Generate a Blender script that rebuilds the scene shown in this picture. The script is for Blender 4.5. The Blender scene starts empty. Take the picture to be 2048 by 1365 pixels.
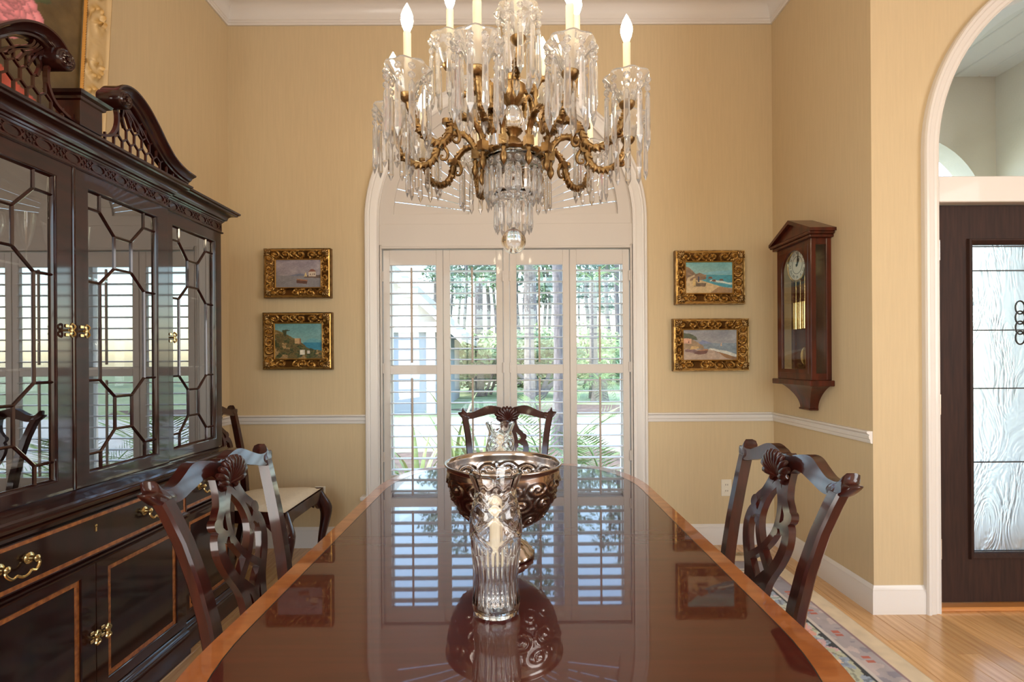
import bpy, bmesh, math, random
import numpy as np
from mathutils import Vector, Matrix
from math import sin, cos, pi, radians as rad

SC = bpy.context.scene
COL = SC.collection
random.seed(7)
RNG = np.random.default_rng(11)

# ------------------------------------------------------------------ camera, sky, sun, fill lights, exposure
cam_d = bpy.data.cameras.new('camera')
cam = bpy.data.objects.new('camera', cam_d)
COL.objects.link(cam)
cam_d.sensor_width = 36.0
cam_d.lens = 36.0 * 1000 / 2048
cam_d.shift_y = 38.5 / 2048
cam_d.shift_x = -4.4 / 2048
cam_d.clip_start = 0.05
cam_d.clip_end = 300
cam.matrix_world = Matrix.Translation((0, 0, 1.28)) @ Matrix.Rotation(rad(-0.25), 4, 'Z') @ Matrix.Rotation(rad(90), 4, 'X') @ Matrix.Rotation(rad(-0.35), 4, 'Z')
SC.camera = cam

world = bpy.data.worlds.new('sky')
SC.world = world
world.use_nodes = True
wn = world.node_tree
wn.nodes.clear()
w_out = wn.nodes.new('ShaderNodeOutputWorld')
w_bg = wn.nodes.new('ShaderNodeBackground')
w_sky = wn.nodes.new('ShaderNodeTexSky')
w_sky.sky_type = 'NISHITA'
w_sky.sun_disc = False
w_sky.sun_elevation = rad(48)
w_sky.sun_rotation = rad(-100)
w_sky.dust_density = 1.0
w_sky.air_density = 1.3
w_bg.inputs['Strength'].default_value = 1.05
wn.links.new(w_sky.outputs[0], w_bg.inputs[0])
wn.links.new(w_bg.outputs[0], w_out.inputs[0])

def lamp(name, kind, loc, energy, color, direction=None, size=None, size_y=None, angle=None):
    d = bpy.data.lights.new(name, kind)
    d.energy = energy
    d.color = color
    if size is not None:
        if kind == 'AREA':
            d.shape = 'RECTANGLE'; d.size = size; d.size_y = size_y or size
        else:
            d.shadow_soft_size = size
    if angle is not None:
        d.angle = angle
    o = bpy.data.objects.new(name, d)
    COL.objects.link(o)
    o.location = loc
    if direction is not None:
        o.rotation_euler = Vector(direction).to_track_quat('-Z', 'Y').to_euler()
    return o

lamp('sun', 'SUN', (-20, 0, 25), 4.5, (1.0, 0.96, 0.90), (0.70, -0.03, -0.70), angle=rad(0.6))
lamp('rear_fill', 'AREA', (0.4, -3.9, 2.0), 34, (1.0, 0.965, 0.93), (0, 1, -0.05), 4.2, 2.6)  # unseen area fill, added behind the camera to brighten the room
lamp('foyer_fill', 'AREA', (5.1, -1.9, 2.0), 180, (0.96, 0.98, 1.0), (-1, 0, -0.02), 3.0, 2.4)  # added fill with no window behind it, brightens the cabinet wall
lamp('side_fill', 'AREA', (-1.90, -0.7, 1.75), 125, (1.0, 0.97, 0.92), (1, 0.3, 0.02), 1.9, 2.2)  # added fill in front of the solid side wall, lifts the clock wall

SC.view_settings.view_transform = 'Standard'
SC.view_settings.look = 'None'
SC.view_settings.exposure = 0.0
SC.view_settings.gamma = 1.0
SC.view_settings.use_curve_mapping = False
SC.cycles.max_bounces = 14
SC.cycles.transmission_bounces = 14
SC.cycles.transparent_max_bounces = 24
SC.cycles.glossy_bounces = 6
SC.cycles.diffuse_bounces = 4
SC.cycles.sample_clamp_indirect = 6.0
SC.cycles.caustics_refractive = True
SC.cycles.caustics_reflective = False
SC.cycles.blur_glossy = 0.5

# ------------------------------------------------------------------ helpers
def S(r, g, b):
    def c(v):
        v /= 255.0
        return v / 12.92 if v <= 0.04045 else ((v + 0.055) / 1.055) ** 2.4
    return (c(r), c(g), c(b))

class MB:
    """collects verts and faces, builds one mesh object"""
    def __init__(self):
        self.v = []
        self.f = []
    def add(self, vs, fs):
        n = len(self.v)
        self.v.extend([tuple(p) for p in vs])
        self.f.extend([tuple(i + n for i in f) for f in fs])
        return self
    def box(self, lo, hi, bev=0.0):
        lo = [min(a, b) for a, b in zip(lo, hi)] if False else lo
        (x0, y0, z0), (x1, y1, z1) = lo, hi
        if x0 > x1: x0, x1 = x1, x0
        if y0 > y1: y0, y1 = y1, y0
        if z0 > z1: z0, z1 = z1, z0
        if bev <= 0:
            vs = [(x0, y0, z0), (x1, y0, z0), (x1, y1, z0), (x0, y1, z0), (x0, y0, z1), (x1, y0, z1), (x1, y1, z1), (x0, y1, z1)]
            return self.add(vs, [(0, 3, 2, 1), (4, 5, 6, 7), (0, 1, 5, 4), (1, 2, 6, 5), (2, 3, 7, 6), (3, 0, 4, 7)])
        bev = min(bev, (x1 - x0) * .49, (y1 - y0) * .49, (z1 - z0) * .49)
        C = ((x0 + x1) / 2, (y0 + y1) / 2, (z0 + z1) / 2)
        H = ((x1 - x0) / 2, (y1 - y0) / 2, (z1 - z0) / 2)
        idx, vs = {}, []
        for sx in (-1, 1):
            for sy in (-1, 1):
                for sz in (-1, 1):
                    for ax in range(3):
                        s = (sx, sy, sz)
                        p = [C[k] + s[k] * (H[k] - (0 if k == ax else bev)) for k in range(3)]
                        idx[(sx, sy, sz, ax)] = len(vs); vs.append(p)
        fs = []
        for ax in range(3):
            a, b = [k for k in range(3) if k != ax]
            for s in (-1, 1):
                q = []
                for (sa, sb) in ((-1, -1), (1, -1), (1, 1), (-1, 1)):
                    t = [0, 0, 0]; t[ax] = s; t[a] = sa; t[b] = sb
                    q.append(idx[(t[0], t[1], t[2], ax)])
                flip = (s > 0) == (ax == 1)
                fs.append(tuple(reversed(q)) if flip else tuple(q))
        for ax in range(3):
            a, b = [k for k in range(3) if k != ax]
            for sa in (-1, 1):
                for sb in (-1, 1):
                    t0 = [0, 0, 0]; t0[a] = sa; t0[b] = sb; t1 = list(t0); t0[ax] = -1; t1[ax] = 1
                    q = (idx[(*t0, a)], idx[(*t1, a)], idx[(*t1, b)], idx[(*t0, b)])
                    fs.append(q)
        for sx in (-1, 1):
            for sy in (-1, 1):
                for sz in (-1, 1):
                    fs.append(tuple(idx[(sx, sy, sz, k)] for k in range(3)))
        return self.add(vs, fs)
    def lathe(self, prof, n=24, c=(0, 0, 0), axis='Z', rfun=None, close=True):
        """prof: (r, h) pairs along the axis"""
        vs, fs = [], []
        m = len(prof)
        for (r, h) in prof:
            for k in range(n):
                a = 2 * pi * k / n
                rr = r if rfun is None else rfun(r, h, a)
                p = (rr * cos(a), rr * sin(a), h)
                if axis == 'X': p = (p[2], p[0], p[1])
                elif axis == 'Y': p = (p[1], p[2], p[0])
                vs.append((c[0] + p[0], c[1] + p[1], c[2] + p[2]))
        for i in range(m - 1):
            for k in range(n):
                k2 = (k + 1) % n
                fs.append((i * n + k, i * n + k2, (i + 1) * n + k2, (i + 1) * n + k))
        if close:
            if prof[0][0] > 1e-6: fs.append(tuple(reversed(range(n))))
            if prof[-1][0] > 1e-6: fs.append(tuple((m - 1) * n + k for k in range(n)))
        return self.add(vs, fs)
    def tube(self, path, rad_, n=8, closed=False, flat=None, cap=True):
        P = [Vector(p) for p in path]
        m = len(P)
        if not hasattr(rad_, '__len__'): rad_ = [rad_] * m
        T = []
        for i in range(m):
            a = P[i - 1] if (i > 0 or closed) else P[i]
            b = P[(i + 1) % m] if (i < m - 1 or closed) else P[i]
            T.append((b - a).normalized())
        up = Vector((0, 0, 1)) if abs(T[0].z) < .9 else Vector((1, 0, 0))
        N = (up - T[0] * up.dot(T[0])).normalized()
        vs, fs = [], []
        for i in range(m):
            N = (N - T[i] * N.dot(T[i]))
            N = N.normalized() if N.length > 1e-9 else T[i].orthogonal().normalized()
            B = T[i].cross(N)
            for k in range(n):
                a = 2 * pi * (k + .5) / n
                fx = rad_[i] if flat is None else rad_[i] * flat
                vs.append(P[i] + N * (cos(a) * rad_[i]) + B * (sin(a) * fx))
        mm = m if closed else m - 1
        for i in range(mm):
            j = (i + 1) % m
            for k in range(n):
                k2 = (k + 1) % n
                fs.append((i * n + k, i * n + k2, j * n + k2, j * n + k))
        if cap and not closed:
            fs.append(tuple(reversed(range(n)))); fs.append(tuple((m - 1) * n + k for k in range(n)))
        return self.add(vs, fs)
    def mold(self, prof, path, mp, closed=False):
        """sweep prof (out, h) along 2-D path with mitres; mp(x, y, h) -> 3-D"""
        n = len(path)
        pts = [Vector(p).to_2d() if len(p) > 2 else Vector(p) for p in path]
        offs = []
        for i in range(n):
            d0 = (pts[i] - pts[i - 1]) if (i > 0 or closed) else None
            d1 = (pts[(i + 1) % n] - pts[i]) if (i < n - 1 or closed) else None
            if d0 is None: d0 = d1
            if d1 is None: d1 = d0
            n0 = Vector((-d0.y, d0.x)).normalized(); n1 = Vector((-d1.y, d1.x)).normalized()
            b = (n0 + n1).normalized()
            offs.append(b / max(.2, b.dot(n0)))
        vs, fs = [], []
        m = len(prof)
        for i in range(n):
            for (o, h) in prof:
                q = pts[i] + offs[i] * o
                vs.append(mp(q.x, q.y, h))
        for i in range(n if closed else n - 1):
            j = (i + 1) % n
            for k in range(m - 1):
                fs.append((i * m + k, j * m + k, j * m + k + 1, i * m + k + 1))
        if not closed:
            fs.append(tuple(range(m))); fs.append(tuple(reversed([(n - 1) * m + k for k in range(m)])))
        return self.add(vs, fs)
    def ribbon(self, path, w, mp, h0, h1, closed=False):
        """flat band of width w (scalar or list) along 2-D path, from h0 to h1"""
        n = len(path)
        if not hasattr(w, '__len__'): w = [w] * n
        P = [Vector(p) for p in path]
        vs, fs = [], []
        for i in range(n):
            a = P[i - 1] if (i > 0 or closed) else P[i]
            b = P[(i + 1) % n] if (i < n - 1 or closed) else P[i]
            d = (b - a).normalized(); nn = Vector((-d.y, d.x)) * (w[i] / 2)
            L, R = P[i] + nn, P[i] - nn
            vs += [mp(L.x, L.y, h0), mp(R.x, R.y, h0), mp(R.x, R.y, h1), mp(L.x, L.y, h1)]
        for i in range(n if closed else n - 1):
            j = (i + 1) % n
            for k in range(4):
                k2 = (k + 1) % 4
                fs.append((i * 4 + k, i * 4 + k2, j * 4 + k2, j * 4 + k))
        if not closed:
            fs.append((3, 2, 1, 0)); fs.append(tuple((n - 1) * 4 + k for k in range(4)))
        return self.add(vs, fs)
    def prism(self, poly, mp, h0, h1):
        n = len(poly)
        vs = [mp(x, y, h0) for x, y in poly] + [mp(x, y, h1) for x, y in poly]
        fs = [tuple(reversed(range(n))), tuple(range(n, 2 * n))]
        for k in range(n):
            k2 = (k + 1) % n
            fs.append((k, k2, n + k2, n + k))
        return self.add(vs, fs)
    def ball(self, c, r, n=12, m=8, sq=(1, 1, 1)):
        vs = [(c[0], c[1], c[2] - r * sq[2])]
        for i in range(1, m):
            p = -pi / 2 + pi * i / m
            for k in range(n):
                a = 2 * pi * k / n
                vs.append((c[0] + r * sq[0] * cos(p) * cos(a), c[1] + r * sq[1] * cos(p) * sin(a), c[2] + r * sq[2] * sin(p)))
        vs.append((c[0], c[1], c[2] + r * sq[2]))
        fs = []
        for k in range(n):
            fs.append((0, 1 + (k + 1) % n, 1 + k))
            fs.append((len(vs) - 1, 1 + (m - 2) * n + k, 1 + (m - 2) * n + (k + 1) % n))
        for i in range(m - 2):
            for k in range(n):
                k2 = (k + 1) % n
                fs.append((1 + i * n + k, 1 + i * n + k2, 1 + (i + 1) * n + k2, 1 + (i + 1) * n + k))
        return self.add(vs, fs)
    def grid(self, A):
        """A: (m, n, 3) array of points"""
        m, n = A.shape[:2]
        base = len(self.v)
        self.v.extend(map(tuple, A.reshape(-1, 3).tolist()))
        for i in range(m - 1):
            r = base + i * n
            self.f.extend([(r + k, r + k + 1, r + n + k + 1, r + n + k) for k in range(n - 1)])
        return self
    def obj(self, name, mat=None, parent=None, smooth=35, fix=True):
        me = bpy.data.meshes.new(name)
        off = Vector((0, 0, 0))
        if parent is not None:
            off = root_loc(parent)
        vs = self.v if off.length == 0 else [(x - off.x, y - off.y, z - off.z) for x, y, z in self.v]
        me.from_pydata(vs, [], self.f)
        if fix:
            bm = bmesh.new(); bm.from_mesh(me)
            bmesh.ops.recalc_face_normals(bm, faces=bm.faces)
            bm.to_mesh(me); bm.free()
        if smooth:
            me.polygons.foreach_set('use_smooth', [True] * len(me.polygons))
            if smooth < 180:
                me.set_sharp_from_angle(angle=rad(smooth))
        me.update()
        return link(name, me, mat, parent)

def root_loc(p):
    v = Vector((0, 0, 0))
    while p is not None:
        v += p.location
        p = p.parent
    return v

def link(name, me, mat=None, parent=None):
    o = bpy.data.objects.new(name, me)
    COL.objects.link(o)
    if mat is not None:
        if not me.materials: me.materials.append(mat)
    if parent is not None: o.parent = parent
    return o

def thing(name, label, cat, loc=(0, 0, 0), group=None):
    o = bpy.data.objects.new(name, None)
    COL.objects.link(o)
    o.empty_display_size = .05
    o.location = loc
    return tag(o, label, cat, group)

def tag(o, label, cat, group=None):
    o['label'] = label; o['category'] = cat
    if group: o['group'] = group
    return o

def struct(o):
    o['kind'] = 'structure'
    return o

def kids(o):
    return [c for c in COL.objects if c.parent == o]

CH = {}
def copy_tree(o, parent=None, kidmap=None):
    if kidmap is None:
        kidmap = {}
        for c in COL.objects:
            if c.parent is not None: kidmap.setdefault(c.parent.name, []).append(c)
    c = o.copy()
    COL.objects.link(c)
    c.parent = parent
    for k in kidmap.get(o.name, []):
        copy_tree(k, c, kidmap)
    return c

def inst(o, parent, loc=(0, 0, 0), rotz=0.0, scale=1.0, name=None):
    c = o.copy(); COL.objects.link(c)
    c.parent = parent; c.location = loc; c.rotation_euler = (0, 0, rotz)
    c.scale = (scale,) * 3
    return c

def curve_plate(outer, holes, thick, mp=None, bevel=0.0):
    """filled 2-D outline with holes, extruded; returns MB in mapped coordinates. mp(x, y, h), h in 0..thick"""
    cu = bpy.data.curves.new('tmp', 'CURVE')
    cu.dimensions = '2D'; cu.fill_mode = 'BOTH'
    cu.extrude = max(thick / 2 - bevel, 1e-5); cu.bevel_depth = bevel; cu.bevel_resolution = 1
    for ring in [outer] + list(holes):
        s = cu.splines.new('POLY'); s.points.add(len(ring) - 1)
        for p, q in zip(s.points, ring): p.co = (q[0], q[1], 0, 1)
        s.use_cyclic_u = True
    o = bpy.data.objects.new('tmp', cu); COL.objects.link(o)
    dg = bpy.context.evaluated_depsgraph_get()
    me = bpy.data.meshes.new_from_object(o.evaluated_get(dg))
    mb = MB()
    vs = [(v.co.x, v.co.y, v.co.z + thick / 2) for v in me.vertices]
    if mp: vs = [mp(*p) for p in vs]
    mb.add(vs, [tuple(p.vertices) for p in me.polygons])
    bpy.data.objects.remove(o); bpy.data.curves.remove(cu); bpy.data.meshes.remove(me)
    return mb

def text_mb(txt, size, mp, align='CENTER', thick=0.0005):
    cu = bpy.data.curves.new('tmp', 'FONT')
    cu.body = txt; cu.size = size; cu.align_x = align; cu.align_y = 'CENTER'; cu.extrude = thick / 2; cu.resolution_u = 2
    o = bpy.data.objects.new('tmp', cu); COL.objects.link(o)
    dg = bpy.context.evaluated_depsgraph_get()
    me = bpy.data.meshes.new_from_object(o.evaluated_get(dg))
    mb = MB().add([mp(v.co.x, v.co.y, v.co.z) for v in me.vertices], [tuple(p.vertices) for p in me.polygons])
    bpy.data.objects.remove(o); bpy.data.curves.remove(cu); bpy.data.meshes.remove(me)
    return mb

def smooth_path(pts, k=6, closed=False):
    """Catmull-Rom through pts (tuples of any dimension)"""
    P = [np.array(p, float) for p in pts]
    n = len(P); out = []
    for i in range(n if closed else n - 1):
        p0 = P[i - 1] if (i > 0 or closed) else P[i]
        p1 = P[i]; p2 = P[(i + 1) % n]
        p3 = P[(i + 2) % n] if (i < n - 2 or closed) else p2
        for j in range(k):
            t = j / k
            out.append(tuple(.5 * ((2 * p1) + (-p0 + p2) * t + (2 * p0 - 5 * p1 + 4 * p2 - p3) * t * t + (-p0 + 3 * p1 - 3 * p2 + p3) * t ** 3)))
    if not closed: out.append(tuple(P[-1]))
    return out

def arc(cx, cy, r, a0, a1, n):
    return [(cx + r * cos(a0 + (a1 - a0) * i / n), cy + r * sin(a0 + (a1 - a0) * i / n)) for i in range(n + 1)]

# ------------------------------------------------------------------ materials
def new_mat(name):
    m = bpy.data.materials.new(name)
    m.use_nodes = True
    nt = m.node_tree
    return m, nt, nt.nodes['Principled BSDF']

def pmat(name, col, rough=.5, metal=0.0, coat=0.0, coat_ior=1.5, coat_rough=.03, ior=1.5, var=0.0, vscale=8.0, bump=0.0, bscale=60.0, stretch=(1, 1, 1), col2=None, coords='Object', rand=0.0, sheen=0.0, spec=.5):
    m, nt, b = new_mat(name)
    b.inputs['Specular IOR Level'].default_value = spec
    N = nt.nodes; L = nt.links
    b.inputs['Base Color'].default_value = (*col, 1)
    b.inputs['Roughness'].default_value = rough
    b.inputs['Metallic'].default_value = metal
    b.inputs['IOR'].default_value = ior
    b.inputs['Coat Weight'].default_value = coat
    b.inputs['Coat IOR'].default_value = coat_ior
    b.inputs['Coat Roughness'].default_value = coat_rough
    if sheen: b.inputs['Sheen Weight'].default_value = sheen
    tc = mp_ = None
    if var or bump or col2:
        tc = N.new('ShaderNodeTexCoord'); mp_ = N.new('ShaderNodeMapping')
        mp_.inputs['Scale'].default_value = stretch
        L.new(tc.outputs[coords], mp_.inputs[0])
    if var or col2 or rand:
        c2 = col2 if col2 else tuple(c * (1 - var) for c in col)
        mix = N.new('ShaderNodeMix'); mix.data_type = 'RGBA'
        mix.inputs[6].default_value = (*col, 1); mix.inputs[7].default_value = (*c2, 1)
        if mp_:
            nz = N.new('ShaderNodeTexNoise'); nz.inputs['Scale'].default_value = vscale; nz.inputs['Detail'].default_value = 5
            L.new(mp_.outputs[0], nz.inputs['Vector'])
            rp = N.new('ShaderNodeMapRange'); rp.inputs[1].default_value = .3; rp.inputs[2].default_value = .7
            L.new(nz.outputs[0], rp.inputs[0]); L.new(rp.outputs[0], mix.inputs[0])
        last = mix.outputs[2]
        if rand:
            oi = N.new('ShaderNodeObjectInfo'); hs = N.new('ShaderNodeHueSaturation')
            mr = N.new('ShaderNodeMapRange'); mr.inputs[3].default_value = 1 - rand; mr.inputs[4].default_value = 1 + rand
            L.new(oi.outputs['Random'], mr.inputs[0]); L.new(mr.outputs[0], hs.inputs['Value']); L.new(last, hs.inputs['Color'])
            last = hs.outputs[0]
        L.new(last, b.inputs['Base Color'])
    if bump:
        nb = N.new('ShaderNodeTexNoise'); nb.inputs['Scale'].default_value = bscale; nb.inputs['Detail'].default_value = 3
        L.new(mp_.outputs[0], nb.inputs['Vector'])
        bp = N.new('ShaderNodeBump'); bp.inputs['Strength'].default_value = bump; bp.inputs['Distance'].default_value = .004
        L.new(nb.outputs[0], bp.inputs['Height']); L.new(bp.outputs[0], b.inputs['Normal'])
    return m

def glass_mat(name, col=(1, 1, 1), rough=0.0, ior=1.5, milk=0.0):
    m = bpy.data.materials.new(name); m.use_nodes = True
    nt = m.node_tree; nt.nodes.clear()
    o = nt.nodes.new('ShaderNodeOutputMaterial'); g = nt.nodes.new('ShaderNodeBsdfGlass')
    g.inputs['Color'].default_value = (*col, 1); g.inputs['Roughness'].default_value = rough; g.inputs['IOR'].default_value = ior
    if milk:
        t = nt.nodes.new('ShaderNodeBsdfTranslucent'); d = nt.nodes.new('ShaderNodeBsdfDiffuse'); x = nt.nodes.new('ShaderNodeMixShader'); y = nt.nodes.new('ShaderNodeMixShader')
        nt.links.new(t.outputs[0], x.inputs[1]); nt.links.new(d.outputs[0], x.inputs[2])
        t.inputs[0].default_value = (1, 1, 1, 1); d.inputs[0].default_value = (1, 1, 1, 1)
        y.inputs[0].default_value = milk
        nt.links.new(g.outputs[0], y.inputs[1]); nt.links.new(x.outputs[0], y.inputs[2]); nt.links.new(y.outputs[0], o.inputs[0])
    else:
        nt.links.new(g.outputs[0], o.inputs[0])
    return m

def pane_mat(name, col=(.97, .98, .98), base=.05, edge=.6):
    """thin sheet: clear with a mirror sheen that grows towards grazing angles"""
    m = bpy.data.materials.new(name); m.use_nodes = True
    nt = m.node_tree; nt.nodes.clear(); N = nt.nodes; L = nt.links
    o = N.new('ShaderNodeOutputMaterial'); t = N.new('ShaderNodeBsdfTransparent'); g = N.new('ShaderNodeBsdfGlossy')
    t.inputs[0].default_value = (*col, 1); g.inputs['Roughness'].default_value = 0.0
    f = N.new('ShaderNodeLayerWeight'); f.inputs['Blend'].default_value = .5
    p = N.new('ShaderNodeMath'); p.operation = 'POWER'; p.inputs[1].default_value = 3.5
    q = N.new('ShaderNodeMath'); q.operation = 'MULTIPLY_ADD'; q.inputs[1].default_value = edge; q.inputs[2].default_value = base
    mx = N.new('ShaderNodeMixShader')
    L.new(f.outputs['Facing'], p.inputs[0]); L.new(p.outputs[0], q.inputs[0]); L.new(q.outputs[0], mx.inputs[0])
    L.new(t.outputs[0], mx.inputs[1]); L.new(g.outputs[0], mx.inputs[2]); L.new(mx.outputs[0], o.inputs[0])
    return m

def vcol_mat(name, rough=.6, coat=0.0, bump=0.0, bscale=200.0, sheen=0.0):
    m, nt, b = new_mat(name)
    a = nt.nodes.new('ShaderNodeVertexColor'); a.layer_name = 'paint'
    nt.links.new(a.outputs[0], b.inputs['Base Color'])
    b.inputs['Roughness'].default_value = rough; b.inputs['Coat Weight'].default_value = coat
    if sheen: b.inputs['Sheen Weight'].default_value = sheen
    if bump:
        tc = nt.nodes.new('ShaderNodeTexCoord'); nb = nt.nodes.new('ShaderNodeTexNoise'); nb.inputs['Scale'].default_value = bscale
        bp = nt.nodes.new('ShaderNodeBump'); bp.inputs['Strength'].default_value = bump; bp.inputs['Distance'].default_value = .002
        nt.links.new(tc.outputs['Object'], nb.inputs['Vector']); nt.links.new(nb.outputs[0], bp.inputs['Height']); nt.links.new(bp.outputs[0], b.inputs['Normal'])
    return m

def set_paint(o, rgb):
    """rgb: (nverts, 3) sRGB 0..1 -> linear colour attribute"""
    me = o.data
    a = me.color_attributes.new('paint', 'FLOAT_COLOR', 'POINT')
    c = np.clip(np.asarray(rgb, float), 0, 1)
    lin = np.where(c <= .04045, c / 12.92, ((c + .055) / 1.055) ** 2.4)
    buf = np.ones((len(me.vertices), 4)); buf[:, :3] = lin
    a.data.foreach_set('color', buf.ravel())

def fbm(h, w, sc=4, octv=5, seed=0):
    """smooth value noise 0..1"""
    r = np.random.default_rng(seed); out = np.zeros((h, w)); amp = 1; tot = 0
    for o in range(octv):
        n = max(2, int(sc * 2 ** o)); g = r.random((n + 1, n + 1))
        yy = np.linspace(0, n - 1e-6, h); xx = np.linspace(0, n - 1e-6, w)
        yi = yy.astype(int); xi = xx.astype(int); fy = (yy - yi)[:, None]; fx = (xx - xi)[None]
        fy = fy * fy * (3 - 2 * fy); fx = fx * fx * (3 - 2 * fx)
        a = g[np.ix_(yi, xi)]; b = g[np.ix_(yi, xi + 1)]; c = g[np.ix_(yi + 1, xi)]; d = g[np.ix_(yi + 1, xi + 1)]
        out += amp * ((a * (1 - fx) + b * fx) * (1 - fy) + (c * (1 - fx) + d * fx) * fy); tot += amp; amp *= .55
    return out / tot

M_WALL = pmat('wall_paper_gold', S(211, 189, 151), .75, var=.06, vscale=14, stretch=(6, 6, .35), bump=.12, bscale=90)
M_WHITE = pmat('white_trim_paint', S(226, 221, 216), .38, coat=.2)
M_SHUT = pmat('shaded_shutter_white', S(204, 196, 188), .4, coat=.2)  # trim white made darker: backlit shade put into the colour
M_CEIL = pmat('ceiling_paint', S(226, 216, 200), .85)
M_FLOORB = pmat('floor_underlay', S(176, 122, 70), .5)
M_MAHOG = pmat('dark_mahogany', S(64, 20, 13), .38, spec=.15, coat=.75, coat_ior=1.5, coat_rough=.08, col2=S(36, 11, 8), vscale=7, stretch=(5, 5, .8))
M_CAB = pmat('cabinet_mahogany', S(52, 17, 11), .36, spec=.15, coat=.85, coat_ior=1.5, coat_rough=.05, col2=S(28, 9, 7), vscale=5, stretch=(4, 1, 4))
M_CABDARK = pmat('flame_mahogany_panel', S(42, 14, 10), .3, spec=.15, coat=.8, coat_ior=1.5, coat_rough=.08, col2=S(20, 7, 6), vscale=4, stretch=(2, 3, .7))
M_INLAY = pmat('satinwood_inlay', S(186, 112, 52), .35, coat=.6, col2=S(120, 62, 26), vscale=60, stretch=(1, 1, 1))
M_TABLE = pmat('polished_mahogany_top', S(76, 26, 20), .4, spec=.1, coat=1.0, coat_ior=1.72, coat_rough=.025, col2=S(66, 22, 18), vscale=6, stretch=(.8, 9, 6))
M_BAND = pmat('satinwood_banding', S(176, 106, 54), .3, coat=1.0, coat_ior=1.6, coat_rough=.03, col2=S(140, 76, 34), vscale=9, stretch=(1.2, 3.5, 1))
M_BRASS = pmat('polished_brass', S(224, 198, 140), .2, metal=1.0)
M_GOLDM = pmat('antique_gilt_metal', S(170, 138, 92), .34, metal=1.0, col2=S(104, 80, 50), vscale=30, bump=.25, bscale=220)
M_CREAMW = pmat('candle_wax', S(240, 226, 198), .45)
M_SEAT = pmat('cream_damask', S(232, 220, 198), .85, var=.08, vscale=60, bump=.2, bscale=300)
M_CRYSTAL = glass_mat('lead_crystal', (1, 1, 1), 0.0, 1.56)
M_PRISM = glass_mat('lit_cut_crystal', (1, 1, 1), 0.01, 1.55, .17)  # white mixed into the glass imitates its inner sparkle
M_STEM = pane_mat('thin_glassware', (.96, .98, .98), .22, .8)
M_PANE = pane_mat('cabinet_glass', (.93, .96, .95), .30, .6)
M_WPANE = pane_mat('window_glass', (.97, .985, .98), .04, .5)
M_SILVER = pmat('old_silver', S(206, 196, 184), .13, metal=1.0, col2=S(160, 146, 130), vscale=18)
M_BLACK = pmat('dark_metal', S(28, 26, 26), .4)
M_CLOCKW = pmat('walnut_clock_case', S(92, 36, 20), .36, spec=.2, coat=.5, coat_rough=.1, col2=S(56, 22, 13), vscale=6, stretch=(5, 5, .6))
M_PLASTIC = pmat('ivory_plastic', S(232, 224, 206), .35)
# ------------------------------------------------------------------ room shell
XL, XR, YB, YF, YR, XE, HC = -1.946, 1.808, 3.45, 2.5, -4.0, 5.25, 3.75
WX, WZ, WR = -0.037, 2.25, 0.872          # arched window: centre x, springing height, inner radius
DX, DZ, DR = 3.07, 2.31, 0.935            # arched front door opening

floor = struct(MB().box((XL - .2, YR - .2, -.12), (XE + .2, 3.62, -.012)).obj('floor', M_FLOORB))
struct(MB().box((XL - .2, YR - .2, HC), (XE + .2, 3.62, HC + .15)).obj('ceiling', M_CEIL))

M_PLANK = pmat('hickory_plank', S(224, 184, 130), .32, coat=.5, coat_rough=.12, col2=S(194, 144, 92), vscale=3.2, stretch=(16, 1.1, 1), rand=.16)
pw = .107
plank_meshes = {}
def plank(x, y0, y1):
    Lq = max(.3, round((y1 - y0) / .15) * .15)
    if Lq not in plank_meshes:
        o = MB().box((0, 0, -.012), (pw - .0015, Lq - .002, 0), .0012).obj('plank', M_PLANK, floor)
        plank_meshes[Lq] = o.data
    else:
        o = link('plank', plank_meshes[Lq], None, floor)
    o.location = (x, y0, 0)
rp = random.Random(3)
k = 0
x = XL
while x < 4.1:
    ya, yb = (1.35, 3.45) if x < XR - .05 else (1.35, 2.56)
    if -1.2 < x < 1.45: ya, yb = 3.0, 3.45       # under the rug only the strip by the wall shows
    y = ya - rp.random() * .6
    while y < yb:
        Lq = round(rp.choice([.6, .75, .9, 1.05, 1.2, 1.5]) / .15) * .15
        if y + Lq > yb - .25: Lq = max(.3, round((yb - y) / .15 + .49) * .15)
        plank(x, y, y + Lq); y += Lq
    x += pw
struct(MB().box((DR * -1 + DX, 2.5, 0), (DX + DR, 2.66, .022), .006).obj('trim_5', pmat('oak_threshold', S(196, 130, 66), .35, coat=.4)))

# walls
hole = arc(WX, WZ, WR + .01, 0, pi, 40) + [(WX - WR - .01, .36), (WX + WR + .01, .36)]
wm = lambda x, y, h: (x, YB + h, y)
struct(curve_plate([(XL - .15, 0), (XR + .14, 0), (XR + .14, HC), (XL - .15, HC)], [hole], .16, wm).obj('wall_back', M_WALL))
struct(MB().box((XL - .15, YR, 0), (XL, YB, HC)).obj('wall_left', M_WALL))
struct(MB().box((XR, YF, -.012), (XR + .14, YB, HC)).obj('wall_right', M_WALL))
hole = arc(DX, DZ, DR + .01, 0, pi, 40) + [(DX - DR - .01, -.01), (DX + DR + .01, -.01)]
fm = lambda x, y, h: (x, YF + h, y)
struct(curve_plate([(XR + .14, -.012), (DX - DR - .01, -.012)] + list(reversed(arc(DX, DZ, DR + .01, 0, pi, 40))) + [(DX + DR + .01, -.012), (XE, -.012), (XE, HC), (XR + .14, HC)], [], .16, fm).obj('wall_foyer', M_WALL))
struct(MB().box((XE, YR, 0), (XE + .15, YF + .16, HC)).obj('wall_east', M_WALL))
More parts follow.
